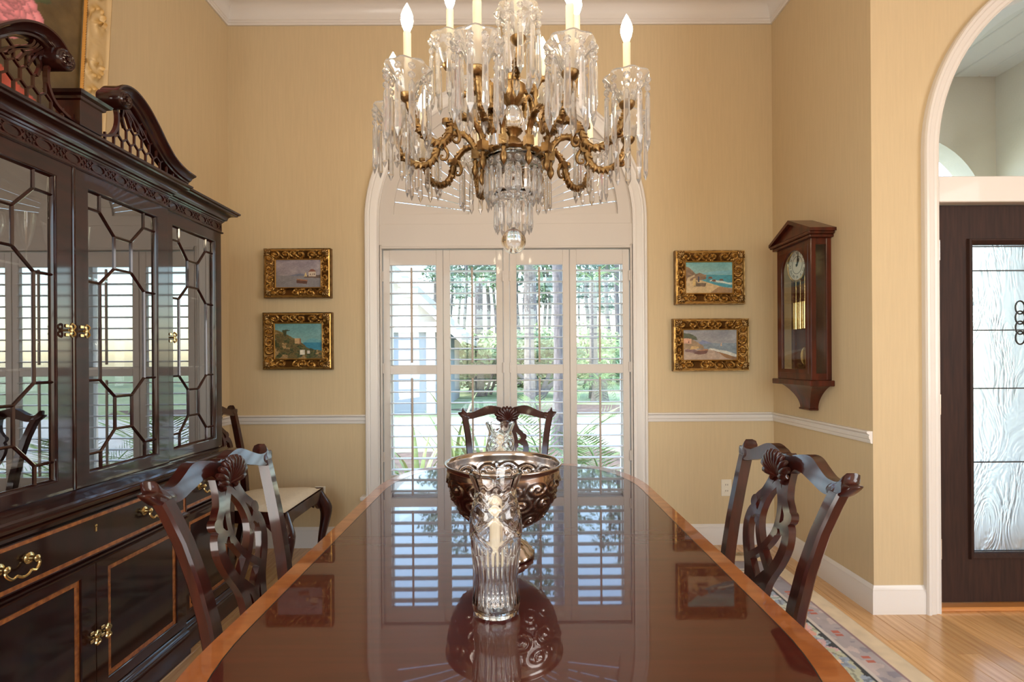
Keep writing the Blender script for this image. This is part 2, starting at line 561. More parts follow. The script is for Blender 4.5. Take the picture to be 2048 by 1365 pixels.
# rear wall with three tall windows, unseen behind the camera, added to let light in
rw = MB()
for a, b in ((XL, -1.6), (-.4, -.2), (1.0, 1.2), (2.4, XE)): rw.box((a, YR - .15, 0), (b, YR, HC))
rw.box((-1.6, YR - .15, 3.2), (2.4, YR, HC)); rw.box((-1.6, YR - .15, 0), (2.4, YR, .5))
struct(rw.obj('wall_rear', M_WALL))
for i, xx in enumerate((-1.6, -.2, 1.2)):
    w = MB()
    w.mold([(0, 0), (0, .06), (.05, .06), (.05, 0)], [(xx, .5), (xx + 1.2, .5), (xx + 1.2, 3.2), (xx, 3.2)], lambda x, y, h: (x, YR - .1 + h, y), True)
    w.box((xx, YR - .09, 1.84), (xx + 1.2, YR - .05, 1.88)); w.box((xx + .58, YR - .09, .5), (xx + .62, YR - .05, 3.2))
    struct(w.obj('window_%d' % (i + 3), M_WHITE))

# crown, chair rail, baseboards
path = [(XE, YF), (XR, YF), (XR, YB), (XL, YB), (XL, YR)]
cr = [(0, -.158), (.012, -.158), (.014, -.148), (.02, -.142), (.02, -.134), (.026, -.128)] + [(.026 + .074 * (1 - cos(a)), -.128 + .085 * sin(a)) for a in [pi / 2 * i / 8 for i in range(1, 9)]] + [(.108, -.043), (.108, -.034), (.122, -.034), (.13, -.022), (.13, -.012), (.15, -.012), (.15, 0), (0, 0)]
struct(MB().mold(cr, path, lambda x, y, h: (x, y, HC + h)).obj('trim_1', M_WHITE, smooth=30))
rail = [(0, -.062), (.008, -.062), (.012, -.054), (.012, -.044), (.018, -.038), (.020, -.024), (.016, -.018), (.026, -.013), (.031, -.006), (.028, 0), (0, 0)]
for i, p in enumerate(([(WX - .968, YB), (XL, YB), (XL, YR)], [(XR, YF + .002), (XR, YB), (WX + .968, YB)])):
    struct(MB().mold(rail, p, lambda x, y, h: (x, y, .912 + h)).obj('trim_%d' % (i + 2), M_WHITE, smooth=30))
bb = [(0, 0), (.018, 0), (.018, .105), (.014, .115), (.015, .122), (.008, .132), (.004, .14), (0, .14)]
mpb = lambda x, y, h: (x, y, h)
struct(MB().mold(bb, [(XL, YB), (XL, YR)], mpb).obj('baseboard_left', M_WHITE))
struct(MB().mold(bb, [(XR, YB), (XL, YB)], mpb).obj('baseboard_back', M_WHITE))
struct(MB().mold(bb, [(DX - DR - .075, YF), (XR, YF), (XR, YB)], mpb).obj('baseboard_right', M_WHITE))
struct(MB().mold(bb, [(XE, YF), (DX + DR + .075, YF)], mpb).obj('baseboard_foyer', M_WHITE))

# ------------------------------------------------------------------ window with arched casing, shutters
win = thing('window_1', 'arched window', 'window', (WX, YB, .36))
for kk in ('label', 'category'): del win[kk]
struct(win)
mw = lambda x, y, h: (x, YB - h, y)
cas = [(.096, 0), (.096, .026), (.09, .032), (.08, .032), (.074, .024), (.066, .022), (.06, .026), (.03, .02), (.02, .014), (.012, .014), (.006, .018), (0, .018), (0, -.09), (.01, -.09)]
pth = [(WX + WR, .30)] + arc(WX, WZ, WR, 0, pi, 44) + [(WX - WR, .30)]
MB().mold([(-o, h) for o, h in cas], pth, mw).obj('casing', M_WHITE, win, smooth=25)
b = MB().box((WX - 1.0, YB - .06, .33), (WX + 1.0, YB + .1, .36), .006); b.box((WX - .97, YB - .022, .25), (WX + .97, YB, .33), .004)
b.obj('sill', M_WHITE, win)
# transom bar between the arch and the lower shutters
b = MB().box((WX - WR, YB - .012, 2.075), (WX + WR, YB + .1, 2.222), .003)
b.mold([(0, 0), (.0, .02), (.012, .02), (.016, .012), (.026, .012), (.026, 0)], [(WX - WR + .02, 2.076), (WX + WR - .02, 2.076)], lambda x, y, h: (x, YB - .008 - h, y - .026))
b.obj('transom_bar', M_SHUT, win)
# sash bars and glass near the outer face
b = MB()
for z0, z1 in ((.36, .42), (1.19, 1.25), (2.07, 2.2)): b.box((WX - WR, YB + .1, z0), (WX + WR, YB + .14, z1))
for xa in (-.87, -.03, .81): b.box((WX + xa, YB + .1, .36), (WX + xa + .06, YB + .14, 2.2))
b.mold([(-.05, .0), (-.05, .04), (0, .04), (0, 0)], [(WX + WR, 2.15)] + arc(WX, WZ, WR, 0, pi, 40) + [(WX - WR, 2.15)], lambda x, y, h: (x, YB + .1 + h, y))
b.obj('sash', M_WHITE, win)
gp = lambda x, y, h: (x, YB + .118 + h, y)
for xa, xb in ((-.81, -.03), (.03, .81)):
    for z0, z1 in ((.42, 1.19), (1.25, 2.07)):
        MB().box((WX + xa, YB + .118, z0), (WX + xb, YB + .122, z1)).obj('glass_pane', M_WPANE, win)
MB().prism(arc(WX, WZ, WR - .05, 0, pi, 32), gp, 0, .004).obj('glass_pane', M_WPANE, win)

# lower shutter frame and four shutter leaves
SX0, SX1, SZ0, SZ1 = -.887, .814, .395, 2.043
b = MB()
b.box((WX - WR + .004, YB - .014, .36), (SX0 - .003, YB + .06, 2.075), .003)
b.box((SX1 + .003, YB - .014, .36), (WX + WR - .004, YB + .06, 2.075), .003)
b.box((SX0 - .003, YB - .014, SZ1 + .004), (SX1 + .003, YB + .06, 2.075), .003)
b.box((SX0 - .003, YB - .014, .36), (SX1 + .003, YB + .06, SZ0 - .004), .003)
cx = (SX0 + SX1) / 2
b.box((cx - .021, YB - .012, SZ0 - .004), (cx + .021, YB + .04, SZ1 + .004), .003)
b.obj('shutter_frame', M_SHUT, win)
pwid = (SX1 - SX0 - .045 - .012) / 4
M_ROD = pmat('tilt_rod_shade', S(176, 160, 146), .45)  # brownish tone is the rod's shade put into its colour
M_LOUV = pmat('white_louver_paint', S(236, 234, 232), .32, coat=.2)
# louver cross-section: lens shape 64 mm deep
lp = [(.034 * cos(a), .0048 * sin(a) * (1 if abs(cos(a)) < .95 else .8)) for a in [2 * pi * i / 14 for i in range(14)]]
def shutter(x0, lab, hinge_side):
    x1 = x0 + pwid
    t = thing('shutter_panel', lab, 'shutter', (x0, YB, SZ0), 'shutter leaves in the arched window')
    st = .047
    y0, y1 = YB - .006, YB + .022
    f = MB()
    f.box((x0, y0, SZ0), (x0 + st, y1, SZ1), .003); f.box((x1 - st, y0, SZ0), (x1, y1, SZ1), .003)
    for z0, z1 in ((SZ0, .492), (1.187, 1.249), (1.939, SZ1)): f.box((x0 + st - .001, y0 + .001, z0), (x1 - st + .001, y1 - .001, z1), .002)
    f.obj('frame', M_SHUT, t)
    xa, xb = x0 + st + .002, x1 - st - .002
    first = None
    for zs in ([1.897 - .0763 * i for i in range(9)], [1.142 - .0767 * i for i in range(9)]):
        for z in zs:
            if first is None:
                first = MB().prism(lp, lambda a, bb_, h: (xa + h, YB + .008 + a, z + bb_), 0, xb - xa).obj('louver', M_LOUV, t)
                z_first = z
            else:
                inst(first, t, (0, 0, z - z_first))
        xr = x0 + pwid * .49
        MB().box((xr - .0065, YB - .040, zs[-1] - .02), (xr + .0065, YB - .027, zs[0] + .02), .002).obj('tilt_rod', M_ROD, t)
    for z in (.62, 1.23, 1.86):
        xh = x0 if hinge_side < 0 else x1
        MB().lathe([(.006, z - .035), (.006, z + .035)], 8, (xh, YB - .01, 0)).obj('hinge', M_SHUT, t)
    return t
xs = SX0 + .003
shutter(xs, 'white louvred shutter leaf at the left end of the window, nearest the harbour painting', -1)
shutter(xs + pwid + .002, 'white louvred shutter leaf just left of the window centre post', 1)
xs2 = SX1 - .003 - 2 * pwid - .002
shutter(xs2, 'white louvred shutter leaf just right of the window centre post', -1)
shutter(xs2 + pwid + .002, 'white louvred shutter leaf at the right end of the window, nearest the beach paintings', 1)

# sunburst shutter in the arch
FZ = 2.287
t = thing('sunburst_shutter', 'white half-round sunburst shutter with closed radiating blades above the window', 'shutter', (WX, YB, 2.222))
outer = [(WX + .871, 2.222)] + arc(WX, WZ, .871, 0.0, pi, 44) + [(WX - .871, 2.222)]
inn = arc(WX, FZ, .775, 0, pi, 44) + arc(WX, FZ, .25, pi, 0, 20)
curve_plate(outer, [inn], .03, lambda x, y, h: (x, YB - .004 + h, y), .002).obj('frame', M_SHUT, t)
nb = 26
for i in range(nb):
    a0 = pi * i / nb; a1 = pi * (i + 1) / nb
    d = .004 if i < nb // 2 else -.004
    pr = []
    for aa, dy in ((a0, -d), (a1 + (.0 if True else 0), d)):
        for r in (.245, .78): pr.append((r, aa, dy))
    vs = []
    gap = .0016
    for h in (0, .005):
        for r, aa, dy in (pr[0], pr[1], pr[3], pr[2]):
            mid = (a0 + a1) / 2
            aj = aa + (gap if aa < mid else -gap) * (.5 if i % 2 else 1.1)
            vs.append((WX + r * cos(aj), YB + .012 + dy + h, FZ + r * sin(aj)))
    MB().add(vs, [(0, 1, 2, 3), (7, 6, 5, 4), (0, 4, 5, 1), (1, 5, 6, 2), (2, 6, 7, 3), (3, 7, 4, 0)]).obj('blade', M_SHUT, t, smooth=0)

# ------------------------------------------------------------------ front door in the foyer
dc = thing('door_1', 'door', 'door', (DX, YF, 0))
for kk in ('label', 'category'): del dc[kk]
struct(dc)
md = lambda x, y, h: (x, YF - h, y)
cas2 = [(.078, 0), (.078, .022), (.072, .03), (.06, .03), (.052, .022), (.03, .02), (.022, .014), (.01, .014), (.004, .018), (0, .016), (0, -.16), (.01, -.16)]
pth = [(DX + DR, 0)] + arc(DX, DZ, DR, 0, pi, 44) + [(DX - DR, 0)]
MB().mold([(-o, h) for o, h in cas2], pth, md).obj('casing', M_WHITE, dc, smooth=25)
b = MB().box((DX - DR, YF + .0, 2.062), (DX + DR, YF + .13, 2.192), .004)
b.box((DX - DR, YF + .045, 0), (DX - DR + .035, YF + .14, 2.07), .003); b.box((DX + DR - .035, YF + .045, 0), (DX + DR, YF + .14, 2.07), .003)
b.mold([(-.05, .0), (-.05, .06), (0, .06), (0, 0)], [(DX + DR, 2.15)] + arc(DX, DZ, DR, 0, pi, 40) + [(DX - DR, 2.15)], lambda x, y, h: (x, YF + .07 + h, y))
b.obj('jamb', M_WHITE, dc)
MB().prism([(DX + DR - .05, 2.19)] + arc(DX, DZ, DR - .05, 0, pi, 32) + [(DX - DR + .05, 2.19)], lambda x, y, h: (x, YF + .1 + h, y), 0, .004).obj('transom_pane', M_WPANE, dc)

M_DOOR = pmat('dark_stained_door', S(56, 32, 23), .6, ior=1.35, col2=S(36, 19, 14), vscale=9, stretch=(9, 9, .6))
# wavy leaded glass
M_LEADG, nt, pb = new_mat('wavy_frosted_glass')
pb.inputs['Base Color'].default_value = (.84, .90, .95, 1); pb.inputs['Transmission Weight'].default_value = 1.0
pb.inputs['Roughness'].default_value = .38; pb.inputs['IOR'].default_value = 1.25
tc = nt.nodes.new('ShaderNodeTexCoord'); wv = nt.nodes.new('ShaderNodeTexNoise'); wv.inputs['Scale'].default_value = 3.2; wv.inputs['Detail'].default_value = 2; wv.inputs['Distortion'].default_value = 3.5
mpn = nt.nodes.new('ShaderNodeMapping'); mpn.inputs['Rotation'].default_value = (0, .5, 0); mpn.inputs['Scale'].default_value = (2.2, 1, .9)
bp = nt.nodes.new('ShaderNodeBump'); bp.inputs['Strength'].default_value = 1.0; bp.inputs['Distance'].default_value = .022
nt.links.new(tc.outputs['Object'], mpn.inputs[0]); nt.links.new(mpn.outputs[0], wv.inputs['Vector']); nt.links.new(wv.outputs[0], bp.inputs['Height']); nt.links.new(bp.outputs[0], pb.inputs['Normal'])
M_NICKEL = pmat('satin_nickel', S(196, 180, 160), .3, metal=1.0)
def door_leaf(x0, x1, hinge_x, lab):
    t = thing('front_door', lab, 'door', ((x0 + x1) / 2, YF + .07, .028), 'pair of glazed front doors')
    z0, z1 = .03, 2.055
    y0, y1 = YF + .048, YF + .092
    gx0, gx1, gz0, gz1 = x0 + .165, x1 - .165, .255, 1.88
    fr = curve_plate([(x0, z0), (x1, z0), (x1, z1), (x0, z1)], [[(gx0, gz0), (gx1, gz0), (gx1, gz1), (gx0, gz1)]], y1 - y0, lambda x, y, h: (x, y0 + h, y), .003)
    fr.obj('frame', M_DOOR, t)
    MB().mold([(0, 0), (.004, .012), (.012, .014), (.02, .008), (.03, 0), (.03, -.02), (0, -.02)], [(gx0 - .008, gz0 - .008), (gx1 + .008, gz0 - .008), (gx1 + .008, gz1 + .008), (gx0 - .008, gz1 + .008)], lambda x, y, h: (x, y0 - h, y), True).obj('glazing_bead', M_DOOR, t, smooth=30)
    ym = (y0 + y1) / 2
    zs = [gz0, .93 - .19, 1.12, 1.42, 1.727, gz1]
    bx = .028
    g = MB().box((gx0, ym - .003, gz0), (gx0 + bx, ym + .003, gz1)); g.box((gx1 - bx, ym - .003, gz0), (gx1, ym + .003, gz1))
    g.obj('border_pane', M_LEADG, t)
    for za, zb in zip(zs[:-1], zs[1:]):
        MB().box((gx0 + bx, ym - .003, za), (gx1 - bx, ym + .003, zb)).obj('pane', M_LEADG, t)
    l = MB()
    for z in zs[1:-1]: l.box((gx0 + bx, ym - .006, z - .003), (gx1 - bx, ym + .006, z + .003))
    for z in (gz0 + bx, gz1 - bx): l.box((gx0, ym - .006, z - .003), (gx1, ym + .006, z + .003))
    for xx in (gx0 + bx, gx1 - bx): l.box((xx - .003, ym - .006, gz0), (xx + .003, ym + .006, gz1))
    z = gz0 + .1
    while z < gz1:
        for xx in (gx0, gx1 - bx): l.box((xx, ym - .006, z - .002), (xx + bx, ym + .006, z + .002))
        z += .13
    xm = (gx0 + gx1) / 2
    for k in range(4):      # linked ovals down the middle
        zz = 1.38 + .052 * k
        l.tube([(xm + .024 * sin(a), ym - .004, zz + .034 * cos(a)) for a in [2 * pi * i / 20 for i in range(20)]], .004, 5, True)
    l.obj('lead_came', M_BLACK, t)
    for z in (.30, 1.04, 1.83):
        h = MB().box((hinge_x - .018, y0 - .003, z - .052), (hinge_x + .018, y0 + .001, z + .052), .001)
        h.lathe([(.007, z - .055), (.007, z + .055)], 8, (hinge_x, y0 - .006, 0))
        h.obj('hinge', M_NICKEL, t)
    xk = x1 - .06 if hinge_x == x0 else x0 + .06
    k_ = MB().lathe([(.03, 0), (.03, .006), (.012, .01), (.012, .03), (.028, .045), (.03, .06), (.02, .07), (0, .072)], 16, (0, 0, 0))
    k_.v = [(xk + a, y0 - c, .98 + bq) for a, bq, c in k_.v]
    k_.obj('door_knob', M_NICKEL, t)
door_leaf(DX - DR + .038, DX - .003, DX - DR + .038, 'dark stained front door with wavy leaded glass, hinged beside the dining room wall')
door_leaf(DX + .003, DX + DR - .038, DX + DR - .038, 'second dark front door leaf, farther from the dining room wall')

# ------------------------------------------------------------------ porch beyond the door
M_STUCCO = pmat('pale_stucco', S(228, 226, 216), .9, bump=.3, bscale=60, var=.04)
M_PORCHC = pmat('porch_board_paint', S(236, 240, 238), .5)
PY, PX, PZ = 3.9, 3.80, 3.476
arch_h = [(DX - .65, -.1)] + list(reversed(arc(DX, 2.38, .65, 0, pi, 28))) + [(DX + .65, -.1)]
struct(curve_plate([(1.96, -.1)] + arch_h + [(PX + .2, -.1), (PX + .2, 4.2), (1.96, 4.2)], [], .16, lambda x, y, h: (x, PY + h, y)).obj('wall_porch', M_STUCCO))
struct(MB().box((PX, 2.66, -.1), (PX + .2, PY, 4.2)).obj('wall_porch_side', M_STUCCO))
struct(MB().box((1.96, 2.66, -.1), (2.06, PY, 4.2)).obj('wall_porch_inner', M_STUCCO))
pc = struct(MB().box((2.06, 2.66, PZ + .02), (PX, PY, PZ + .12)).obj('ceiling_porch', M_PORCHC))
x = 2.07; first = None
while x < PX - .1:
    if first is None:
        first = MB().box((x, 2.67, PZ), (x + .193, PY, PZ + .022), .007).obj('board', M_PORCHC, pc); x_first = x
    else: inst(first, pc, (x - x_first, 0, 0))
    x += .2
struct(MB().box((1.96, 2.66, -.12), (PX, PY + 1.5, -.02)).obj('floor_porch', pmat('porch_paving', S(206, 198, 186), .7)))
struct(MB().box((XL - .2, 3.61, 3.55), (1.78, 4.15, 3.75)).obj('roof_sun_block', M_WHITE))  # unseen overhang added to keep sky and sun light out

# ------------------------------------------------------------------ garden seen through the shutters; greens paled in place of haze
GZ = -.18
M_LAWN = pmat('lawn_grass', S(176, 186, 142), .9, col2=S(146, 160, 112), vscale=3)
M_MULCH = pmat('bark_mulch', S(128, 106, 92), .95, col2=S(84, 68, 58), vscale=6)
M_DRIVE = pmat('pale_concrete_drive', S(226, 220, 208), .85, var=.08, vscale=2)
M_LEAF = pmat('broad_leaf_green', S(132, 156, 112), .6, col2=S(92, 118, 82), vscale=2.5)
M_LEAF2 = pmat('pale_leaf_green', S(172, 188, 132), .55, col2=S(130, 154, 94), vscale=2.5)
M_NEEDLE = pmat('pine_needle_green', S(124, 144, 124), .7, col2=S(96, 116, 100), vscale=1)
M_FROND = pmat('palm_frond_green', S(146, 176, 112), .5, col2=S(104, 140, 82), vscale=4)
M_BARK = pmat('pine_bark', S(126, 120, 124), .95, col2=S(84, 80, 84), vscale=9, stretch=(3, 3, .8), bump=.5, bscale=30)
M_BARK2 = pmat('palm_bark', S(136, 128, 124), .95, col2=S(100, 92, 90), vscale=14, bump=.5, bscale=30)
struct(MB().box((-60, 3.6, GZ - .2), (60, 110, GZ - .012)).obj('ground', M_LAWN))
b = MB().prism([(-3.2, 3.62), (1.7, 3.62), (3.2, 6.4), (1.2, 8.4), (-1.8, 8.0), (-3.2, 7.0)], lambda x, y, h: (x, y, GZ - .012 + h), 0, .01)
struct(b.obj('ground_bed', M_MULCH))
b = MB().prism([(.6, 9.3), (3.6, 6.6), (9, 6.2), (30, 8.0), (30, 13.6), (9, 13.0), (4.0, 12.6), (-1.0, 12.8), (-12, 12.4), (-12, 9.6), (-1.5, 9.6)], lambda x, y, h: (x, y, GZ - .012 + h), 0, .012)
struct(b.obj('ground_driveway', M_DRIVE))
b = MB().prism([(.2, 13.4), (8, 13.6), (9, 15.2), (1.5, 16.5), (-2.0, 15.0)], lambda x, y, h: (x, y, GZ - .012 + h), 0, .012)
struct(b.obj('ground_far_bed', M_MULCH))

# garage wing
g = thing('garage_wing', 'pale gabled garage wing standing beyond the leftmost shutter', 'building', (-4.2, 14, GZ))
M_GWALL = pmat('grey_stucco', S(146, 152, 160), .9, var=.05)
M_GROOF = pmat('pale_roof_shingle', S(176, 168, 158), .9, var=.15, vscale=5)
MB().box((-6.6, 13.6, GZ), (-2.1, 20, 2.2)).obj('wall', M_GWALL, g)
MB().prism([(-6.9, 2.2), (-1.8, 2.2), (-4.35, 4.6)], lambda x, y, h: (x, 13.6 + h, y), 0, 6.4).obj('gable', pmat('gable_siding', S(186, 178, 168), .85), g)
for s in (-1, 1):
    xc = -4.35
    e = (xc + s * 3.0, 1.68 + .18)
    MB().prism([(xc, 4.62), (e[0], e[1] - .05), (e[0], e[1] + .12), (xc, 4.86)], lambda x, y, h: (x, 13.36 + h, y), 0, 7.1).obj('roof_slope', M_GROOF, g)
    MB().prism([(xc, 4.56), (e[0], e[1] - .12), (e[0], e[1] + .13), (xc, 4.88)], lambda x, y, h: (x, 13.31 + h, y), 0, .05).obj('rake_board', M_WHITE, g)
MB().box((-6.7, 13.42, 2.05), (-2.0, 13.65, 2.32)).obj('frieze', M_WHITE, g)
MB().box((-6.0, 13.55, GZ), (-2.75, 13.62, 1.95)).obj('garage_door', pmat('garage_door_paint', S(128, 136, 148), .6), g)
MB().box((-2.32, 13.54, GZ), (-2.08, 13.62, 2.1)).obj('corner_board', M_WHITE, g)

def leaf_cloud(blobs, n, size, rg, flat=.5):
    mb = MB()
    vs = []; fs = []
    for (c, r) in blobs:
        for _ in range(n):
            d = Vector((rg.gauss(0, 1), rg.gauss(0, 1), rg.gauss(0, 1))).normalized() * (rg.random() ** .45)
            p = Vector((c[0] + d.x * r[0], c[1] + d.y * r[1], c[2] + d.z * r[2]))
            u = Vector((rg.gauss(0, 1), rg.gauss(0, 1), rg.gauss(0, flat))).normalized(); w = u.orthogonal().normalized()
            s = size * (.6 + .8 * rg.random())
            i = len(vs)
            vs += [p - u * s, p + w * s * .45, p + u * s, p - w * s * .45]; fs.append((i, i + 1, i + 2, i + 3))
    return mb.add(vs, fs)
rg = random.Random(5)
def pine(x, y, h, r, crown=True, lab='tall thin pine trunk in the hazy wood beyond the drive', grp='pine trees of the far wood'):
    t = thing('pine_tree', lab, 'tree', (x, y, GZ), grp)
    n = 7
    MB().tube([(x + .12 * sin(k * 1.3 + x), y, GZ + h * k / n) for k in range(n + 1)], [r * (1 - .5 * k / n) for k in range(n + 1)], 8).obj('trunk', M_BARK, t)
    blobs = []
    for k in range(5):
        a = rg.random() * 6.28; z = h * (.62 + .09 * k)
        blobs.append(((x + .9 * cos(a), y + .9 * sin(a), GZ + z), (1.3, 1.3, .55)))
    leaf_cloud(blobs, 110, .2, rg).obj('foliage', M_NEEDLE, t, smooth=0, fix=False)
for i in range(30):
    yy = 24 + rg.random() * 26
    xx = (-.16 + .5 * (i + rg.random() * .8) / 30) * yy
    pine(xx, yy, 9 + rg.random() * 5, .12 + .1 * rg.random())
def bush(name, lab, cat, x, y, w, h, n, size, m, grp=None):
    t = thing(name, lab, cat, (x, y, GZ), grp)
    blobs = [((x + (rg.random() - .5) * w, y + (rg.random() - .5) * w * .6, GZ + h * (.35 + .45 * rg.random())), (w * .34, w * .3, h * .3)) for _ in range(6)]
    leaf_cloud(blobs, n, size, rg).obj('foliage', m, t, smooth=0, fix=False)
    MB().tube([(x, y, GZ), (x + .1 * w, y, GZ + h * .4), (x, y, GZ + h * .75)], [.07, .05, .03], 7).obj('stem', M_BARK, t)
for i in range(22):
    yy = 20 + rg.random() * 16
    xx = (-.15 + .46 * (i + rg.random() * .7) / 22) * yy
    bush('broadleaf_shrub', 'leafy green shrub in the hazy undergrowth before the pine wood', 'shrub', xx, yy, 2.2 + 1.5 * rg.random(), 1.4 + 2.6 * rg.random(), 170, .13, M_LEAF if i % 2 else M_LEAF2, 'undergrowth shrubs of the far wood')

# broad trunk close to the window and the crape myrtle on the lawn
t = thing('pine_tree', 'stout bare tree trunk standing close outside, seen in the shutter right of the centre post', 'tree', (.80, 8.4, GZ))
MB().tube([(.80 + .02 * sin(k), 8.4, GZ + k * .8) for k in range(9)], [.17, .13, .115, .11, .108, .105, .1, .1, .1], 12).obj('trunk', M_BARK, t)
leaf_cloud([((.8 + .5 * cos(k), 8.4 + .5 * sin(k), 6.4 + .1 * k), (.9, .9, .5)) for k in range(6)], 120, .16, rg).obj('foliage', M_NEEDLE, t, smooth=0, fix=False)
t = thing('lawn_tree', 'small spreading multi-trunked tree on the lawn across the drive', 'tree', (1.05, 18.5, GZ))
for k, (dx, dz) in enumerate(((-1.1, 1.2), (-.4, 1.5), (.5, 1.4), (1.2, 1.1))):
    MB().tube(smooth_path([(1.05, 18.5, GZ), (1.05 + dx * .3, 18.5, GZ + .5), (1.05 + dx, 18.4, GZ + dz)], 5), [.13 - .007 * q for q in range(11)], 7).obj('trunk', M_BARK, t)
leaf_cloud([((1.05 + .9 * cos(k * 1.05), 18.5 + .5 * sin(k), GZ + 1.75 + .25 * (k % 3)), (.8, .7, .35)) for k in range(7)], 200, .1, rg).obj('foliage', M_LEAF, t, smooth=0, fix=False)

def frond_mesh(Lf, n, leaf, droop, wd=.02):
    """feather frond along +x"""
    mb = MB()
    pts = [(Lf * s * (1 - .15 * droop * s), 0, Lf * (.55 * s - droop * s * s)) for s in [i / n for i in range(n + 1)]]
    mb.tube(pts, [.012 * (1 - .8 * i / n) for i in range(n + 1)], 4)
    vs, fs = [], []
    for i in range(2, n + 1):
        p = Vector(pts[i]); s = i / n
        ll = leaf * (.5 + 1.1 * s * (1 - s) * 2)
        for sg in (-1, 1):
            d = Vector((.75, sg * .8, -.12 + .1 * random.random())).normalized(); w = Vector((1, 0, .2)) * wd
            k = len(vs); q = p + d * ll
            vs += [p, p + d * ll * .5 + w * .6, q, p + d * ll * .5 - w * .6]; fs.append((k, k + 1, k + 2, k + 3))
    return mb.add(vs, fs)
def palm(lab, x, y, trunk_h, trunk_r, nf, Lf, droop, m=M_FROND, leaf=.35, z0=.25, name='palm_tree', cat='palm', grp=None, n=16, wd=.02):
    t = thing(name, lab, cat, (x, y, GZ), grp)
    if trunk_h > 0:
        MB().tube([(x, y, GZ), (x, y, GZ + trunk_h * .5), (x, y, GZ + trunk_h)], [trunk_r * 1.3, trunk_r, trunk_r * 1.05], 10).obj('trunk', M_BARK2, t)
    f0 = None
    for k in range(nf):
        a = 2 * pi * k / nf + rg.random() * .5; tilt = -.75 * (k % 3) / 2 + z0
        if f0 is None:
            f0 = frond_mesh(Lf, n, leaf, droop, wd).obj('frond', m, None, smooth=0, fix=False); o = f0; o.parent = t
        else:
            o = f0.copy(); COL.objects.link(o)
        o.location = (0, 0, trunk_h)
        o.rotation_euler = (0, -tilt, a)
        o.scale = (.8 + .35 * rg.random(),) * 3
palm('tall palm with a shaggy crown beyond the lawn, seen left of the window centre post', -1.35, 20.5, 4.6, .17, 16, 1.7, .75)
palm('tall palm at the far lawn edge, its fronds filling the upper rightmost shutter', 3.1, 19, 4.5, .15, 16, 2.0, .7)
palm('low squat sago palm in a mulch bed across the drive', 3.05, 17.4, .75, .26, 20, 1.5, .7)
palm('feathery palm whose leaves hang in the shutter top right of the centre post', .45, 13.0, 4.0, .13, 14, 1.5, .8)
# fronds in the bed under the window
palm('bright feathery palm in the bed under the shutter right of the centre post', .36, 5.1, .1, .08, 14, 1.1, .45, leaf=.3, z0=.75, n=24, wd=.012)
palm('bright feathery palm growing in the bed under the rightmost shutter', .86, 4.6, .1, .08, 14, .95, .45, leaf=.3, z0=.7, n=24, wd=.012)
def sword(lab, x, y, n, h):
    t = thing('sword_leaf_plant', lab, 'plant', (x, y, GZ), None)
    f0 = None
    for k in range(n):
        if f0 is None:
            mb = MB(); vs = []; fs = []
            for i in range(9):
                s = i / 8; w = .028 * (1 - s ** 2.2) + .001
                p = (h * (.32 * s * s + .05 * s), h * s * (1 - .18 * s * s))
                vs += [(p[0], -w, p[1]), (p[0] - .006, 0, p[1] - .002), (p[0], w, p[1])]
            for i in range(8):
                for j in (0, 1): fs.append((3 * i + j, 3 * i + j + 1, 3 * i + j + 4, 3 * i + j + 3))
            f0 = mb.add(vs, fs).obj('leaf', M_LEAF2, None, fix=False); o = f0; o.parent = t
        else:
            o = f0.copy(); COL.objects.link(o)
        o.rotation_euler = (0, (rg.random() - .3) * .5, 2 * pi * k / n + rg.random() * .4)
        o.scale = (.75 + .4 * rg.random(),) * 3
sword('sword-leaved yucca below the leftmost shutter, close to the glass', -.86, 4.55, 14, 1.0)
sword('sword-leaved yucca beside the garage wing, seen at the inner edge of the leftmost shutter', -.62, 5.4, 13, 1.25)
sword('sword-leaved yucca growing below the shutter left of the centre post', -.30, 5.0, 14, 1.05)
# ------------------------------------------------------------------ china cabinet
CB = thing('china_cabinet', 'large dark mahogany breakfront china cabinet with glazed doors and swan-neck pediment', 'cabinet', (-1.7, 1.72, 0))
Y0, Y1, YA, YD = .82, 2.62, 1.245, 2.195         # ends and the breakfront steps
XC, XS = -1.50, -1.516                           # front planes of the upper doors
BC, BS = -1.43, -1.452                           # front planes of the base
XW = XL + .004
b = MB()
# base carcass (breakfront plan)
b.box((XW, Y0, .12), (BS + .0 - .02, Y1, .80)); b.box((BS - .03, YA, .12), (BC - .02, YD, .80))
b.obj('base_carcass', M_CAB, CB)
# plinth with moulded top edge
bp_path = [(BS, Y0 - .0), (BS, YA), (BC, YA), (BC, YD), (BS, YD), (BS, Y1), (XW, Y1)]
pl = [(.010, 0), (.010, .085), (.006, .092), (.008, .098), (.002, .104), (.000, .112), (-.006, .12), (-.03, .125), (-.03, 0)]
mpc = lambda x, y, h: (x, y, h)
cpath = list(reversed(bp_path))
MB().mold(pl, cpath, mpc).obj('plinth', M_CAB, CB)
# waist moulding between base and upper case
wst = [(.03, .775), (-.006, .775), (-.006, .785), (-.016, .788), (-.02, .796), (-.012, .803), (-.03, .806), (-.034, .815), (-.026, .821), (-.01, .823), (-.006, .830), (.005, .834), (.022, .838), (.03, .843), (.2, .843), (.2, .775)]
MB().mold([(-o, h) for o, h in wst], cpath, mpc).obj('waist_moulding', M_CAB, CB)
# moulding line under the drawers
MB().mold([(-.02, .596), (.004, .596), (.008, .602), (.002, .607), (.01, .611), (.01, .617), (.0, .621), (-.02, .621)], cpath, mpc).obj('drawer_rail', M_CAB, CB)
